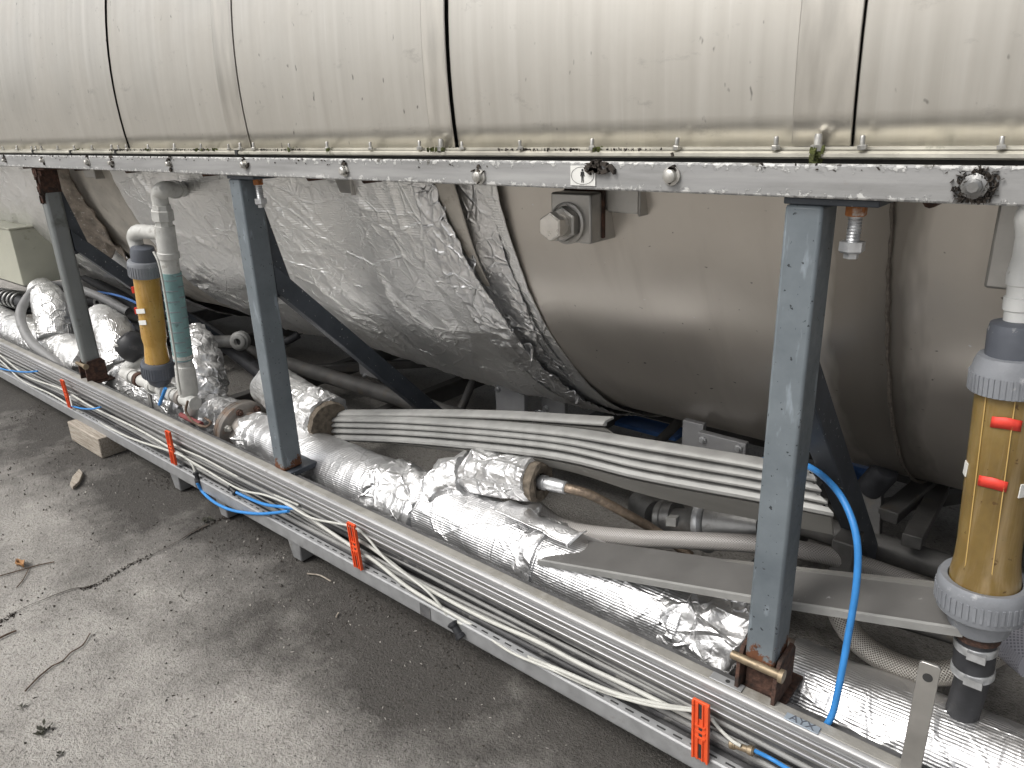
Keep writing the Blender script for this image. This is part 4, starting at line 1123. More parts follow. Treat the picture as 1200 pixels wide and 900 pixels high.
# ================================================================ LEFT LEVEL GAUGE AND BYPASS PIPE
def zat(px, py, y): return atY(px, py, y)[2]
YG = 1.03
gt, gb = atY(167, 292, YG), atY(187, 442, YG)
def on_axis(py): # point on the slightly leaning gauge axis at a picture row
    k = (py - 292) / (442 - 292); return gt + (gb - gt) * k
ga = (gt - gb) / np.linalg.norm(gt - gb)
t = thing('level_gauge', 'far amber level gauge with grey unions, beside the teal-wrapped pipe', 'gauge', gb, 'amber level gauges')
H_ = np.linalg.norm(gt - gb)
def hh(py): return H_ * (442 - py) / 150
def ribbed(mb, r, h0, h1, o, ax, n=36):
    ax = np.array(ax) / np.linalg.norm(ax)
    tt = np.array([1, 0, 0]); A = np.cross(ax, tt); A /= np.linalg.norm(A); B = np.cross(ax, A)
    for k in range(n):
        a = 2 * math.pi * k / n
        dr = math.cos(a) * A + math.sin(a) * B
        mb.obox(np.array(o) + ax * (h0 + h1) / 2 + dr * r, dr, np.cross(ax, dr), ax, .0015, r * math.pi / n * .45, (h1 - h0) / 2)
R_ = .044
m_ = MB(); m_.lathe([(R_ * .92, hh(440)), (R_ * .92, hh(424)), (R_ * .86, hh(414)), (R_ * .80, hh(402)), (R_ * .80, hh(400)), (R_ * .90, hh(392)), (R_ * .90, hh(318))], gb, ga, 36); tb = m_.build('amber_tube', MT['amber_lightened'], t)
m_ = MB(); m_.lathe([(R_ * 1.0, hh(441)), (R_ * 1.22, hh(439)), (R_ * 1.22, hh(424)), (R_ * 1.12, hh(421)), (R_ * 1.0, hh(421))], gb, ga, 40); ribbed(m_, R_ * 1.22, hh(438), hh(425), gb, ga); m_.build('lower_union', MT['union_dark'], t)
m_ = MB(); m_.lathe([(R_ * .5, hh(452)), (R_ * .8, hh(448)), (R_ * .98, hh(441.5))], gb, ga, 30); m_.build('lower_socket', MT['union_dark'], t)
m_ = MB(); m_.lathe([(R_ * 1.0, hh(321)), (R_ * 1.14, hh(320.5)), (R_ * 1.16, hh(306)), (R_ * 1.08, hh(304)), (R_ * .8, hh(303.5))], gb, ga, 40); ribbed(m_, R_ * 1.15, hh(319.5), hh(308), gb, ga); m_.build('upper_union', MT['union'], t)
m_ = MB(); m_.lathe([(R_ * .86, hh(304)), (R_ * .86, hh(294)), (R_ * .78, hh(290)), (R_ * .6, hh(289))], gb, ga, 30); m_.build('upper_socket', MT['union_dark'], t)
for py, dx in ((336, -.9), (360, -.9)):
    q = gb + ga * hh(py); m_ = MB(); m_.obox(q + np.array([-.03, -.034, 0]) , (.8, -.6, 0), (.6, .8, 0), (0, 0, 1), .006, .004, .010); m_.build('red_mark', MT['red'], tb)
for py, w, px_ in ((358, .020, .008), (371, .017, .012)):
    q = gb + ga * hh(py); m_ = MB(); m_.obox(q + np.array([px_ + .008, -R_ * .90, 0]), (1, .28, .12), (-.28, 1, 0), (0, 0, 1), w, .0012, .0075); m_.build('paper_label', MT['label_white'], tb, label='torn white paper label')
# pipework joined to the gauge and the bypass: pale plastic
t2 = thing('bypass_pipe', 'pale plastic bypass pipe with teal wrapping, elbows and tees beside the far gauge', 'pipe', atY(222, 490, 1.05))
YB = 1.05
m_ = MB(); m_.tube([atY(214, 222, YB + .16), atY(203, 222, YB + .05), atY(192, 222, YB + .005), atY(187, 228, YB), atY(189, 243, YB)], .024, 18, True, 6); m_.build('top_elbow', MT['pvc'], t2)
m_ = MB(); q = atY(205, 222, YB + .07); m_.lathe([(.028, -.015), (.028, .015)], q, atY(214, 222, YB + .16) - q, 18); m_.build('elbow_collar', MT['pvc'], t2)
vt, vb = atY(189, 240, YB), atY(222, 470, YB)
va = (vb - vt) / np.linalg.norm(vb - vt); VL = np.linalg.norm(vb - vt)
def vh(py): return VL * (py - 240) / 230
m_ = MB(); m_.lathe([(.027, vh(240)), (.029, vh(245)), (.033, vh(246)), (.033, vh(256)), (.026, vh(257)), (.026, vh(264))], vt, va, 8); m_.build('union_nut', MT['pvc'], t2, smooth_angle=20)
m_ = MB(); m_.lathe([(.030, vh(262)), (.030, vh(290)), (.033, vh(291)), (.033, vh(297)), (.028, vh(298)), (.028, vh(314))], vt, va, 22); m_.build('tee', MT['pvc'], t2)
m_ = MB(); m_.tube([atY(195, 274, YB), atY(175, 272, YB - .01), atY(162, 272, YG), atY(158, 278, YG), atY(161, 290, YG)], [.022, .022, .024, .024, .022], 16, True, 6); m_.build('side_elbow', MT['pvc'], t2)
m_ = MB(); m_.lathe([(.031, vh(313)), (.031, vh(416))], vt, va, 24); wr = m_.build('teal_wrap', MT['teal'], t2)
for k in range(9):
    h = vh(317) + (vh(413) - vh(317)) * k / 8
    pts = [vt + va * (h + .013 * (a / 6.28)) + .0315 * (math.cos(a) * np.array([1, 0, 0]) + math.sin(a) * np.array([0, 1, 0])) for a in np.linspace(0, 6.28, 20)]
    m_ = MB(); m_.tube(pts, .0016, 5); m_.build('wrap_seam', MT['union'], wr)
m_ = MB(); m_.lathe([(.032, vh(410)), (.032, vh(414)), (.027, vh(416)), (.027, vh(423)), (.031, vh(424)), (.033, vh(440)), (.033, vh(458)), (.028, vh(462)), (.027, vh(468))], vt, va, 22); m_.build('lower_coupling', MT['pvc'], t2)
YM = YG
ma, mb_ = atY(146, 437, YM + .01), atY(229, 473, YM + .01)
m_ = MB(); m_.tube([ma, mb_], .022, 18); m_.build('manifold', MT['pvc'], t2)
md = (mb_ - ma) / np.linalg.norm(mb_ - ma); ML = np.linalg.norm(mb_ - ma)
for k, mat, r in ((.12, 'pvc', .027), (.24, 'rust', .028), (.44, 'pvc', .029), (.62, 'pvc', .031), (.72, 'pvc', .027), (.83, 'flange_iron', .028)):
    m_ = MB(); m_.lathe([(r * .95, -.012), (r, -.010), (r, .010), (r * .95, .012)], ma + md * ML * k, md, 20); m_.build('collar', MT[mat], t2)
q = ma + md * ML * .5; m_ = MB(); m_.lathe([(.030, .0), (.030, .05)], q, ga, 20); m_.build('tee', MT['pvc'], t2)
m_ = MB(); m_.tube([vt + va * vh(468), atY(224, 478, YB), atY(226, 497, YB + .01)], [.027, .025, .014], 14, True, 5); m_.build('tail', MT['pvc'], t2)
m_ = MB(); q = atY(175, 462, YM - .005); m_.bar(q, atY(181, 496, YM - .005), .022, .006, (1, 0, 0)); m_.build('strap_bracket', MT['cast'], t2)
hose('conduit', [atY(180, 295, 1.0), atY(187, 312, 1.0), atY(196, 360, 1.0), atY(205, 415, 1.0), atY(209, 445, 1.005), atY(212, 462, 1.01)], .0034, 'white_cable', 'thin white conduit running down beside the teal wrapping', 'conduit')
# black actuator beside the gauge
q = atY(154, 405, 1.09)
t = thing('actuator', 'round black actuator with a small white label beside the far gauge', 'actuator', q)
m_ = MB(); m_.lathe([(.030, -.055), (.046, -.05), (.054, -.03), (.056, 0), (.052, .025), (.038, .042), (.016, .048)], q, (-.35, -.45, .8), 28); m_.build('housing', MT['black'], t)
m_ = MB(); m_.tube([q + np.array([.02, .02, -.045]), atY(150, 432, 1.06), ma + md * .02], [.030, .024, .020], 14, True, 5); m_.build('neck', MT['pvc'], t)
m_ = MB(); m_.obox(q + np.array([.006, -.052, .010]), (1, .1, 0), (-.1, 1, .4), (0, -.4, 1), .010, .002, .012); m_.build('paper_label', MT['label_white'], t)
hose('blue_tie', [atY(194, 455, 1.0), atY(191, 463, .995), atY(187, 474, .995)], .006, 'blue', 'short blue tie hanging from the pale manifold', 'tie', n=8)
hose('red_strap', [atZ(212, 486, -.925), atZ(222, 491, -.925), atZ(236, 497, -.924)], .009, 'strap', 'faded red strap lying on the ledge near the pipe flange', 'strap', n=8)
hose('tan_wire', [atY(220, 470, .995), atY(218, 482, .99), atY(226, 494, .985), atY(240, 500, .985), atY(247, 495, .99), atY(240, 490, .995)], .004, 'twig', 'tan wire curled on the ledge below the bypass pipe', 'wire', n=8)
# sling of plaited wire by the flange
# cabinet at the left edge
a = atY(-30, 262, 1.20); b = atY(30, 336, 1.20)
t = thing('cabinet', 'pale grey-green cabinet at the left edge', 'cabinet', ((a[0] + b[0]) / 2, 1.3, b[2]))
cbx0, cbx1 = a[0], atY(14, 300, 1.20)[0] + .06
m_ = MB(); m_.box(cbx0, cbx1, 1.20, 1.46, b[2], a[2]); m_.build('body', MT['cabinet'], t, bevel=.004)
m_ = MB(); m_.box(cbx0, cbx1 + .01, 1.195, 1.47, a[2] + .001, a[2] + .010); m_.build('lid', MT['cabinet'], t, bevel=.003)

# ================================================================ NEAR LEVEL GAUGE
YN = 1.12
nt_, nb_ = atY(1187, 425, YN), atY(1150, 706, YN)
na_ = (nt_ - nb_) / np.linalg.norm(nt_ - nb_); NL = np.linalg.norm(nt_ - nb_)
def nh(py): return NL * (706 - py) / (706 - 425)
t = thing('level_gauge', 'near amber level gauge with red marks and large grey unions, at the right edge', 'gauge', nb_ - na_ * .05, 'amber level gauges')
R_ = .0395
m_ = MB(); m_.lathe([(R_ * 1.16, nh(690)), (R_ * 1.12, nh(668)), (R_ * 1.03, nh(650)), (R_ * 1.0, nh(632)), (R_ * .985, nh(440))], nb_, na_, 44); tb = m_.build('amber_tube', MT['amber'], t)
for dx in (-.017, .016):
    p0 = nb_ + na_ * nh(655); p1 = nb_ + na_ * nh(452)
    of = np.array([dx - .004, -math.sqrt(R_ ** 2 - (dx - .004) ** 2) - .0008, 0])
    m_ = MB(); m_.bar(p0 + of, p1 + of, .0013, .0012); m_.build('mould_line', MT['amber_line'], tb)
for py, dx in ((479, .010), (546, -.002)):
    c = nb_ + na_ * nh(py)
    pts = []
    m_ = MB()
    for k in range(8):
        a0 = -math.pi / 2 - .42 + .85 * k / 7 + dx * 14
        pts.append((c[0] + (R_ + .001) * math.cos(a0), c[1] + (R_ + .001) * math.sin(a0)))
    top = [np.array([x, y, c[2] + .0085 - .003 * abs(k - 3.5) / 3.5]) for k, (x, y) in enumerate(pts)]; bot = [np.array([x, y, c[2] - .0075 - .002 * abs(k - 3.5) / 3.5]) for k, (x, y) in enumerate(pts)]
    n_ = len(pts)
    m_.add(top + bot, [(i, i + 1, n_ + i + 1, n_ + i) for i in range(n_ - 1)]); m_.build('red_mark', MT['red'], tb, solid=.0012)
for py, a0 in ((545, -2.75), (498, -.55), (552, -.62)):
    c = nb_ + na_ * nh(py); o_ = np.array([math.cos(a0), math.sin(a0), 0])
    m_ = MB(); m_.obox(c + o_ * (R_ + .0006), (-o_[1], o_[0], 0), o_, (0, 0, 1), .006, .0008, .010); m_.build('paper_label', MT['label_white'], tb)
# grey unions: knurled rings
m_ = MB(); m_.lathe([(R_ * 1.16, nh(690)), (R_ * 1.18, nh(674)), (R_ * 1.42, nh(672)), (R_ * 1.50, nh(676)), (R_ * 1.52, nh(684)), (R_ * 1.52, nh(704)), (R_ * 1.46, nh(712)), (R_ * 1.30, nh(716)), (R_ * 1.0, nh(717))], nb_, na_, 56); ribbed(m_, R_ * 1.52, nh(704), nh(686), nb_, na_, 44); m_.build('lower_union', MT['union'], t)
m_ = MB(); m_.lathe([(R_ * 1.2, nh(716)), (R_ * 1.12, nh(722)), (R_ * .98, nh(737)), (R_ * .80, nh(741)), (R_ * .78, nh(742))], nb_, na_, 40); m_.build('lower_socket', MT['union'], t)
m_ = MB(); m_.lathe([(R_ * .76, nh(742)), (R_ * .78, nh(750)), (R_ * .70, nh(751))], nb_, na_, 30); m_.build('thread_seal', MT['rust'], t)
m_ = MB(); m_.lathe([(R_ * .66, nh(750)), (R_ * .70, nh(760)), (R_ * .70, nh(790)), (R_ * .60, nh(800))], nb_, na_, 26); m_.build('rubber_sleeve', MT['rubber'], t)
for py in (762, 796):
    m_ = MB(); m_.lathe([(R_ * .72, nh(py + 5)), (R_ * .74, nh(py + 4)), (R_ * .74, nh(py - 4)), (R_ * .72, nh(py - 5))], nb_, na_, 30)
    c = nb_ + na_ * nh(py); m_.obox(c + np.array([.006, -R_ * .78, 0]), (1, 0, 0), (0, 1, 0), na_, .012, .005, .006); m_.build('hose_clamp', MT['zinc'], t)
m_ = MB(); m_.tube([nb_ + na_ * nh(798), nb_ + na_ * nh(812) + np.array([0, .02, 0]), (nb_[0], PY, PZ)], .024, 16, True, 5); m_.build('tail_pipe', MT['rubber'], t)
m_ = MB(); m_.lathe([(R_ * 1.0, nh(455)), (R_ * 1.20, nh(454)), (R_ * 1.20, nh(436)), (R_ * 1.12, nh(424)), (R_ * 1.02, nh(417)), (R_ * .8, nh(416))], nb_, na_, 56); ribbed(m_, R_ * 1.20, nh(453), nh(434), nb_, na_, 44); m_.build('upper_union', MT['union'], t)
m_ = MB(); m_.lathe([(R_ * .84, nh(420)), (R_ * .84, nh(392)), (R_ * .78, nh(384)), (R_ * .5, nh(381))], nb_, na_, 40); m_.build('upper_socket', MT['union_dark'], t)
m_ = MB(); m_.lathe([(R_ * .44, nh(384)), (R_ * .44, nh(371)), (R_ * .50, nh(370)), (R_ * .50, nh(358)), (R_ * .44, nh(357)), (R_ * .44, nh(346)), (R_ * .50, nh(345)), (R_ * .50, nh(334)), (R_ * .40, nh(318)), (R_ * .38, nh(290))], nb_, na_, 24); m_.build('neck_pipe', MT['pvc_white'], t)
m_ = MB(); q = nb_ + na_ * nh(290); m_.tube([q - na_ * .01, q + na_ * .02, q + na_ * .035 + np.array([.04, .02, 0]), q + na_ * .035 + np.array([.12, .06, 0])], R_ * .40, 16, True, 5); m_.build('neck_elbow', MT['pvc_white'], t)

# standing flat bar with a slotted head
a = atY(1091, 776, 1.005); b = atY(1066, 905, .99)
t = thing('flat_bar', 'upright flat steel bar with a hole in its head, beside the near foil pipe', 'bar', (b[0], 1.0, -.93))
ln_ = (a - b) / np.linalg.norm(a - b)
m_ = MB(); s_ = np.array([1, .05, 0]); s_ /= np.linalg.norm(s_); s_ = s_ - ln_ * (s_ @ ln_); s_ /= np.linalg.norm(s_); nn = np.cross(s_, ln_)
hole_c = a - ln_ * .022
outer = [b - s_ * .0135, b + s_ * .0135, a + s_ * .0135 - ln_ * .003, a + s_ * .010, a - s_ * .010, a - s_ * .0135 - ln_ * .003]
m_.prism(outer, nn * .006); m_.build('bar_body', MT['stain_plate'], t, bevel=.001)
m_ = MB(); m_.lathe([(.0065, -.0008), (.0065, .0069)], hole_c, nn, 18); m_.build('hole', MT['slot'], t)

# ================================================================ LOOSE ALUMINIUM PROFILES
def profile_piece(P, drop, depth, mat_top, mat_face, name, label, cut=.05, group='loose aluminium profiles in the stack'):
    """P: centre line of the front upper edge. An upside-down L with a rounded light nose."""
    P = np.array(P); m = len(P)
    T = np.gradient(P, axis=0); T /= np.linalg.norm(T, axis=1)[:, None]
    t = thing(name, label, 'profile', P[m // 2] - np.array([0, 0, drop]), group)
    sec = [(0, 0), (.004, .003), (depth, .006), (depth, .001), (.006, -.002), (.005, -drop), (.0, -drop), (-.003, -drop + .003), (-.003, -.003)]
    n = len(sec); V = []; F = []
    bk_ = np.array([0, 1.0, 0])
    for i in range(m):
        b_ = bk_ - T[i] * (bk_ @ T[i]); b_ /= np.linalg.norm(b_); u_ = np.cross(T[i], b_)
        for y, z in sec:
            sh = -cut * (y / depth) if i == m - 1 else 0
            V.append(P[i] + b_ * y + u_ * z + T[i] * sh)
    for i in range(m - 1):
        for k in range(n): F.append((i * n + k, i * n + (k + 1) % n, (i + 1) * n + (k + 1) % n, (i + 1) * n + k))
    F += [tuple(range(n)), tuple((m - 1) * n + k for k in range(n))]
    m_ = MB(); m_.add(V, F); m_.build('nose_and_web', MT[mat_top], t, smooth_angle=30)
    return t
def line_pts(pts, Y0, Y1, n=26):
    q = []
    for i, (px, py) in enumerate(pts):
        k = (px - pts[0][0]) / (pts[-1][0] - pts[0][0]); q.append(atY(px, py, Y0 + (Y1 - Y0) * k))
    q = smooth(q, 8); return q
rows = [
    ([(372, 491), (480, 493), (637, 505), (750, 522), (887, 545), (955, 559)], 'topmost full-length profile of the grey stack'),
    ([(374, 497), (480, 500), (637, 513), (750, 534), (887, 557), (960, 571)], 'second profile from the top of the grey stack'),
    ([(376, 504), (480, 507), (637, 521), (750, 545), (887, 569), (966, 585)], 'third profile from the top of the grey stack'),
]
for i, (pts, lab) in enumerate(rows):
    profile_piece(line_pts(pts, 1.245 - .003 * i, 1.215 - .003 * i), .0092, .024, 'profile', 'profile', 'aluminium_profile', lab, .03 + .01 * i)
tt = profile_piece(line_pts([(378, 511), (480, 515), (637, 531), (750, 556), (887, 581), (974, 598)], 1.235, 1.205), .012, .03, 'profile', 'profile', 'aluminium_profile', 'lowest profile of the grey stack with its dull face, shade painted in, hanging down', .05)
P = line_pts([(378, 516), (480, 521), (637, 539), (750, 565), (887, 590), (974, 606)], 1.238, 1.208)
m_ = MB(); V = []; F = []
for i, q in enumerate(P):
    dz = .048 * min(1, .10 + i / len(P) * 1.3)
    V += [q, q + np.array([0, .025, -dz]), q + np.array([0, .030, -dz]), q + np.array([0, .008, .0])]
for i in range(len(P) - 1):
    for k in range(4): F.append((i * 4 + k, i * 4 + (k + 1) % 4, i * 4 + 4 + (k + 1) % 4, i * 4 + 4 + k))
F += [(0, 1, 2, 3), tuple((len(P) - 1) * 4 + k for k in range(4))]
m_.add(V, F); m_.build('hanging_face', MT['profile_dull'], tt)  # darker material puts the face's shade into its colour
tp = profile_piece(line_pts([(385, 485), (480, 485), (580, 487), (708, 495)], 1.262, 1.250), .009, .024, 'profile', 'profile_dull', 'aluminium_profile', 'short loose profile lying across the top of the grey stack', -.01)
P = line_pts([(392, 491), (480, 490.5), (580, 493), (708, 502)], 1.2655, 1.2535)
V = []; F = []
for i, q in enumerate(P):
    k = i / (len(P) - 1); dz = .004 + .020 * k ** 1.5
    V += [q, q + np.array([.040 * k ** 8, .012, -dz]), q + np.array([.040 * k ** 8, .016, -dz]), q + np.array([0, .006, 0])]
for i in range(len(P) - 1):
    for k in range(4): F.append((i * 4 + k, i * 4 + (k + 1) % 4, i * 4 + 4 + (k + 1) % 4, i * 4 + 4 + k))
F += [(0, 1, 2, 3), tuple((len(P) - 1) * 4 + k for k in range(4))]
m_ = MB(); m_.add(V, F); m_.build('hanging_face', MT['profile_dull'], tp)

# painted strip lying over the pipe
e = [atY(632, 656, 1.09), atY(875, 698, 1.09), atY(1130, 737, 1.09)]
t = thing('painted_strip', 'broad grey painted strip lying across the foil pipe behind the near post', 'strip', e[1])
for nm, mat, sec in (('web', 'strip', [(.0, .0), (.092, .014), (.092, .008), (.001, -.006)]), ('front_edge', 'profile', [(-.0005, .003), (-.005, .001), (-.005, -.012), (-.0005, -.012)])):
    V = []; F = []; Pq = resample(e, .06); m = len(Pq)
    for i, q in enumerate(Pq):
        for y, z in sec: V.append(q + np.array([(.0 if i else .35 * y), y, z]))
    n = 4
    for i in range(m - 1):
        for k in range(n): F.append((i * n + k, i * n + (k + 1) % n, (i + 1) * n + (k + 1) % n, (i + 1) * n + k))
    F += [(0, 1, 2, 3), tuple((m - 1) * n + k for k in range(n))]
    m_ = MB(); m_.add(V, F); m_.build(nm, MT[mat], t)
m_ = MB(); m_.bar(e[0] + np.array([.08, .090, .015]), e[2] + np.array([0, .090, .015]), .008, .012, (0, 1, 0)); m_.build('back_edge', MT['profile_dull'], t)

# ================================================================ CABLES IN THE CHANNEL
for i, (y, z, r, mat) in enumerate(((1.006, -1.066, .011, 'black_cable'), (.990, -1.073, .0075, 'black_cable'), (1.010, -1.043, .010, 'black_cable'), (1.003, -1.022, .008, 'black_cable'), (.985, -1.058, .006, 'grey_cable'), (.992, -1.016, .0055, 'grey_cable'), (1.0, -1.048, .006, 'black_cable'), (1.000, -1.034, .006, 'black_cable'), (.996, -1.030, .0045, 'grey_cable'), (1.012, -1.056, .0050, 'grey_cable'), (1.006, -1.032, .0050, 'grey_cable'), (.992, -1.046, .0042, 'grey_cable'), (.996, -1.060, .0045, 'grey_cable'))):
    pts = [(x, y + .006 * math.sin(x * (1.7 + .3 * i) + i), z + .005 * math.sin(x * (1.3 + .2 * i) + 2 * i)) for x in np.linspace(XL, XR, 60)]
    kind = ['thickest black cable at the back of the channel floor', 'thin black cable by the channel lip', 'black cable halfway up the channel web', 'upper black cable along the channel web', 'thin grey cable resting on the lower black cables', 'grey cable close under the aluminium lip', 'slim black cable in the middle of the channel', 'topmost thin black cable behind the lip ribs', 'very thin grey line just under the lip ribs', 'thin grey line between the upper black cables', 'thin grey line at mid height of the channel', 'front grey line above the channel floor', 'thin grey line over the thickest black cable'][i]
    hose('channel_cable', pts, r, mat, kind, 'cable', n=8, sub=3, group='cables along the channel')
def zc(px, py, y=.975): return atY(px, py, y)
def cable(pts, r, label, mat='white_cable', y=.975):
    ys_ = [y + .008 * math.sin(i * 1.9) for i in range(len(pts))]
    return hose('loose_cable', [atY(px, py, yy) for (px, py), yy in zip(pts, ys_)], r * .76, mat, label, 'cable', n=10, sub=8, group='loose cables hanging over the channel')
cable([(-30, 396), (0, 416), (32, 441), (72, 456), (110, 478), (160, 502), (203, 527), (225, 542), (243, 552)], .0052, 'white cable from the left edge to the black joint above the blue loop', y=.968)
cable([(-30, 402), (0, 422), (26, 446), (60, 462), (100, 486), (150, 512), (203, 530), (222, 540), (230, 556)], .0050, 'white cable drooping to the joint at the top of the blue loop', y=.964)
cable([(203, 528), (240, 550), (280, 573), (310, 580), (335, 590), (365, 607), (412, 617), (430, 630), (455, 658), (500, 692), (525, 722), (530, 732)], .0042, 'thin white cable running through the third clip to a black plug', y=.962)
cable([(335, 590), (362, 606), (385, 622), (412, 640), (440, 658), (475, 686), (510, 708), (560, 737), (610, 766), (660, 787), (720, 812), (770, 825), (812, 832)], .0062, 'thick white cable along the lower channel between the third and last clips', y=.966)
cable([(415, 630), (440, 645), (480, 676), (520, 700), (570, 726), (630, 752), (680, 778), (740, 806), (812, 842)], .0062, 'thick white cable above its twin in the lower channel', y=.976)
cable([(536, 729), (562, 740), (600, 765), (650, 786), (700, 808), (760, 826), (812, 833)], .0042, 'thin white cable leaving the black plug to the right', y=.960)
cable([(834, 843), (845, 856), (858, 868), (868, 874)], .0042, 'short white cable ending in a metal joint right of the last clip', y=.962)
cable([(140, 474), (180, 492), (203, 520), (240, 538), (300, 570), (350, 592)], .0040, 'thin pale cable lying highest between the left clips', y=.982)
cable([(834, 858), (870, 880), (910, 903), (960, 932)], .0062, 'pale cable leaving the last clip along the lower channel', 'grey_cable', y=.972)
blue1 = cable([(231, 566), (238, 577), (252, 589), (272, 598), (300, 602), (322, 601), (338, 599)], .0062, 'blue hose sagging in a loop outside the channel', 'blue', y=.950)
cable([(277, 577), (292, 584), (310, 591), (330, 594), (345, 596)], .0062, 'short blue hose lying straight in the channel above the blue loop', 'blue', y=.962)
cable([(883, 879), (905, 890), (930, 905), (960, 920)], .0048, 'thin blue hose after the metal joint near the bottom edge', 'blue', y=.964)
cable([(-10, 429), (10, 434), (30, 436), (44, 435)], .0050, 'short blue tie at the left edge of the channel', 'blue', y=.958)
cable([(84, 476), (98, 479), (110, 479), (118, 477)], .0045, 'short blue tie right of the leftmost orange clip', 'blue', y=.955)
def plug(p, q, r, label, mat='black', y=.960):
    a, b = atY(*p, y), atY(*q, y); d_ = b - a; L = np.linalg.norm(d_)
    t = thing('cable_joint', label, 'connector', (a + b) / 2, 'cable joints in the channel')
    m_ = MB(); m_.lathe([(r * .7, 0), (r, .002), (r, L * .25), (r * .8, L * .28), (r * .8, L * .72), (r, L * .75), (r, L - .002), (r * .7, L)], a, d_, 12); m_.build('sleeve', MT[mat], t)
    for k in (.12, .88):
        m_ = MB(); m_.lathe([(r * 1.15, -.003), (r * 1.15, .003)], a + d_ * k, d_, 12); m_.build('collar', MT[mat], t)
plug((229, 553), (233, 566), .0085, 'small black joint above the sagging blue loop', y=.957)
plug((269, 571), (277, 578), .0085, 'small black joint before the straight blue hose', y=.964)
plug((529, 729), (541, 748), .011, 'black plug hanging over the outer lip', y=.952)
plug((855, 871), (884, 881), .0075, 'tarnished metal joint right of the last orange clip', 'brass', y=.962)

# orange clips closing the channel
clip_src = None
def clip(px0, py0, px1, py1, w, label, tape=False):
    a, b = atY(px0, py0, .955), atY(px1, py1, .955)
    t = thing('cable_clip', label, 'clip', b, 'orange clips across the cable channel')
    dz = (a - b); L = np.linalg.norm(dz); dz /= L
    m_ = MB(); m_.obox((a + b) / 2, (1, 0, 0), (0, 1, 0), dz, w / 2, .0025, L / 2); o = m_.build('plate', MT['orange'], t, bevel=.001)
    m_ = MB()
    for sx in (-1, 1):
        m_.obox((a + b) / 2 + np.array([sx * w * .44, -.004, 0]), (1, 0, 0), (0, 1, 0), dz, w * .06, .0016, L * .49)
        m_.obox((a + b) / 2 + np.array([sx * w * .15, -.004, 0]) + dz * L * .30, (1, 0, 0), (0, 1, 0), dz, w * .035, .0014, L * .18)
        m_.obox((a + b) / 2 + np.array([sx * w * .15, -.004, 0]) - dz * L * .30, (1, 0, 0), (0, 1, 0), dz, w * .035, .0014, L * .18)
    for k in (-.10, .10, .0): m_.obox((a + b) / 2 + np.array([0, -.004, 0]) + dz * L * k, (1, 0, 0), (0, 1, 0), dz, w * .3, .0014, .0016)
    m_.build('rib', MT['orange'], o)
    m_ = MB()
    for k in (-.05, .05): m_.obox((a + b) / 2 + np.array([0, -.0027, 0]) + dz * L * k, (1, 0, 0), (0, 1, 0), dz, w * .10, .0006, .0035)
    for k in (-.34, .34): m_.obox((a + b) / 2 + np.array([0, -.0027, 0]) + dz * L * k, (1, 0, 0), (0, 1, 0), dz, w * .09, .0006, L * .12)
    m_.build('slot', MT['slot'], o)
    return t
clip(73, 445, 83, 478, .030, 'leftmost orange clip across the channel, by a short blue tie')
clip(197, 505, 205, 544, .030, 'orange clip above the sagging blue loop')
clip(412, 613, 421, 666, .030, 'orange clip on the channel midway between the blue loop and black plug')
clip(822, 822, 821, 890, .031, 'large near orange clip at the bottom of the frame')
q = atY(83, 470, .951); m_ = MB(); m_.obox(q, (1, 0, 0), (0, 1, 0), (.12, 0, 1), .006, .001, .022)
tag(m_.build('white_tag', MT['label_white']), 'narrow white tag beside the leftmost orange clip', 'tag')

# ================================================================ LITTER ON THE GROUND
def gp(px, py, h=0.0): 
    q = atZ(px, py, GZ); return np.array([q[0], q[1], GZ + h])
def stick(pts, r, label, mat='twig'):
    return hose('twig', [gp(px, py, r * 1.1 + .003) for px, py in pts], r, mat, label, 'twig', n=6, sub=4, group='twigs on the concrete')
stick([(-5, 678), (20, 671), (45, 664), (64, 660)], .0017, 'long thin twig at the left edge, under a curled brown leaf')
stick([(20, 690), (28, 680), (34, 668)], .0014, 'short twig crossing the long one at the left edge')
stick([(62, 782), (74, 776), (84, 766), (97, 758), (106, 744)], .0016, 'curved dry twig on the bare concrete, lower left')
stick([(30, 812), (45, 796), (62, 782)], .0018, 'thin dry stalk running down from the curved twig')
stick([(-4, 752), (8, 746), (20, 741)], .0026, 'stubby dark twig at the left edge above the curved one')
stick([(360, 674), (375, 676), (388, 683)], .0020, 'pale curved stem on dark ground below the beam', 'chip')
stick([(394, 725), (397, 720)], .0022, 'tiny pale splinter below the third orange clip', 'chip')
a = gp(86, 575); b = gp(94, 553); d_ = b - a; L = np.linalg.norm(d_); d_ /= L; pd = np.cross(d_, (0, 0, 1))
m_ = MB(); m_.prism([a, a + d_ * L * .25 + pd * .016, a + d_ * L * .7 + pd * .018, b, a + d_ * L * .6 - pd * .014, a + d_ * L * .2 - pd * .013], (0, 0, .012)); m_.v = [(x, y, z + .003) for x, y, z in m_.v]
tag(m_.build('wood_chip', MT['chip'], bevel=.002), 'flat weathered wood chip on the concrete near the wooden block', 'wood chip')
m_ = MB(); c = gp(25, 664, .006); lf = []
for i in range(7):
    for j in range(5):
        u, v = i / 6 * 2 - 1, j / 4 * 2 - 1
        lf.append(c + np.array([u * .028, v * .012 * (1 - u * u * .9), .012 * v * v + .006 * math.sin(u * 3)]))
m_.grid(np.array(lf).reshape(7, 5, 3))
tag(m_.build('dry_leaf', MT['leaf'], solid=.0012), 'curled brown leaf lying on the twig at the left edge', 'leaf')
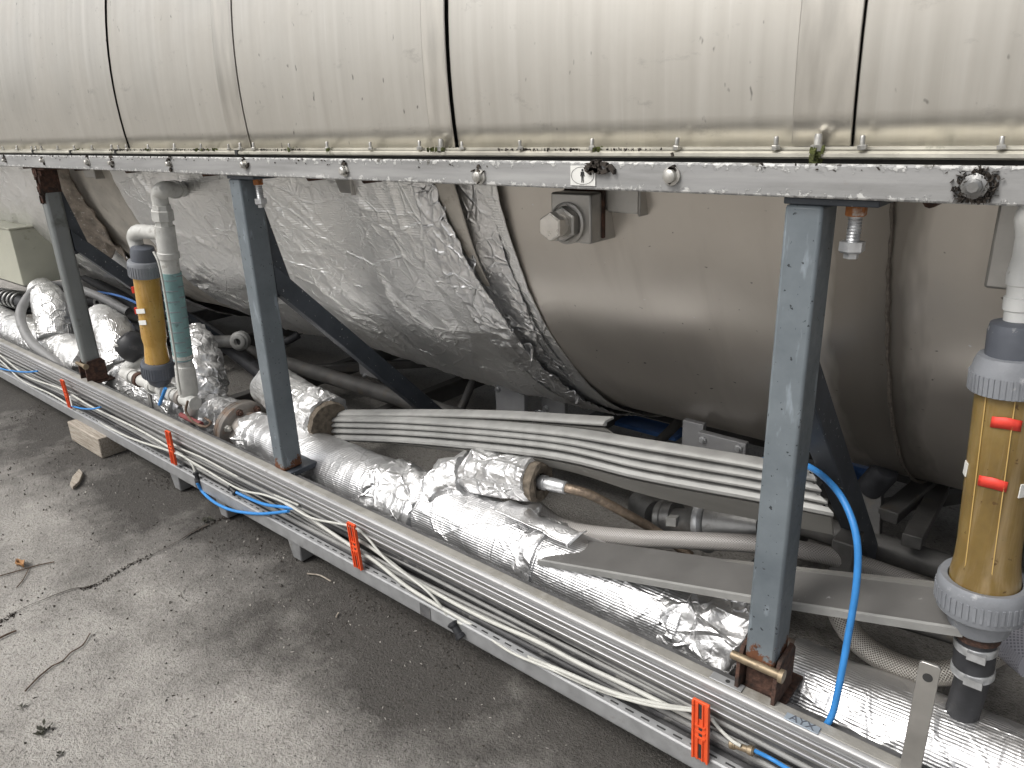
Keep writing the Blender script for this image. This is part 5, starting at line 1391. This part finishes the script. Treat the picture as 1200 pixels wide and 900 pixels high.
def weed(px, py, n_, s, label, cat='weed'):
    m_ = MB(); c0 = gp(px, py, .003)
    for _ in range(n_):
        a = random.uniform(0, 6.28); L = s * random.uniform(.4, 1); e_ = random.uniform(.15, .9)
        d_ = np.array([math.cos(a) * math.cos(e_), math.sin(a) * math.cos(e_), math.sin(e_)])
        s_ = np.cross(d_, (0, 0, 1)); s_ /= np.linalg.norm(s_); c = c0 + np.array([random.gauss(0, s * .4), random.gauss(0, s * .4), 0])
        m_.add([c, c + d_ * L * .5 + s_ * L * .22, c + d_ * L, c + d_ * L * .5 - s_ * L * .22], [(0, 1, 2, 3)])
    tag(m_.build('weed', MT['weed'], smooth_angle=0), label, cat, 'small weeds in the concrete')
weed(52, 858, 40, .017, 'dark sprawling weed in the concrete at lower left')
weed(70, 886, 20, .011, 'small dark weed near the bottom edge at left')
weed(24, 831, 14, .012, 'tiny yellowish weed above the dark sprawling one')
weed(243, 610, 40, .018, 'low green weed in the joint beside the beam')
# dirt caught in the slab joint and scattered crumbs
m_ = MB()
joint = smooth([gp(-40, 745), gp(0, 730), gp(33, 711), gp(80, 694), gp(110, 687), gp(150, 664), gp(190, 645), gp(230, 623), gp(262, 608), gp(300, 590)], 40)
for i, q in enumerate(joint):
    for _ in range(2 if vn(q, 6, 1) > .45 else 0):
        c = q + np.array([random.gauss(0, .006), random.gauss(0, .006), .002])
        m_.obox(c, rng.normal(size=3), rng.normal(size=3), (0, 0, 1), random.uniform(.0006, .0024), random.uniform(.0006, .002), random.uniform(.0004, .0014))
for i in range(len(joint) - 1):
    a_, b_ = joint[i], joint[i + 1]
    if vn(a_, 2.2, 9) < .30: continue
    w0 = .0012 + .0042 * max(0, vn(a_, 14, 3) - .35) * 2; w1 = .0012 + .0042 * max(0, vn(b_, 14, 3) - .35) * 2
    dd_ = b_ - a_; pp = np.array([-dd_[1], dd_[0], 0]) / np.linalg.norm(dd_); o_ = pp * (vn(a_, 25, 4) - .5) * .012; o1 = pp * (vn(b_, 25, 4) - .5) * .012; zz_ = np.array([0, 0, .0045])
    m_.add([a_ + o_ + pp * w0 + zz_, a_ + o_ - pp * w0 + zz_, b_ + o1 - pp * w1 + zz_, b_ + o1 + pp * w1 + zz_], [(0, 1, 2, 3)])
for _ in range(2600):
    x = random.uniform(-3.8, .3); y = .98 - abs(random.gauss(0, .10)) + .03
    if vn(np.array([x, y, 0]), 5, 6) < .46: continue
    m_.obox((x, y, GZ + .002), rng.normal(size=3), rng.normal(size=3), (0, 0, 1), random.uniform(.0005, .0020), random.uniform(.0005, .0018), random.uniform(.0004, .0014))
for _ in range(500):
    x = random.uniform(-3.2, 0); y = random.uniform(.2, .9)
    m_.obox((x, y, GZ + .001), rng.normal(size=3), rng.normal(size=3), (0, 0, 1), random.uniform(.0008, .003), random.uniform(.0008, .003), random.uniform(.0008, .002))
tag(m_.build('dirt_crumbs', MT['crumb'], smooth_angle=0), 'dark dirt crumbs caught in the slab joint and along the beam', 'dirt', kind='stuff')
m_ = MB()
for _ in range(900):
    x = random.uniform(-3.4, .2); y = random.uniform(.1, .98)
    m_.obox((x, y, GZ + .001), rng.normal(size=3), rng.normal(size=3), (0, 0, 1), random.uniform(.0008, .0028), random.uniform(.0008, .0028), random.uniform(.0008, .002))
tag(m_.build('grit', MT['pebble'], smooth_angle=0), 'pale grit scattered over the concrete', 'grit', kind='stuff')
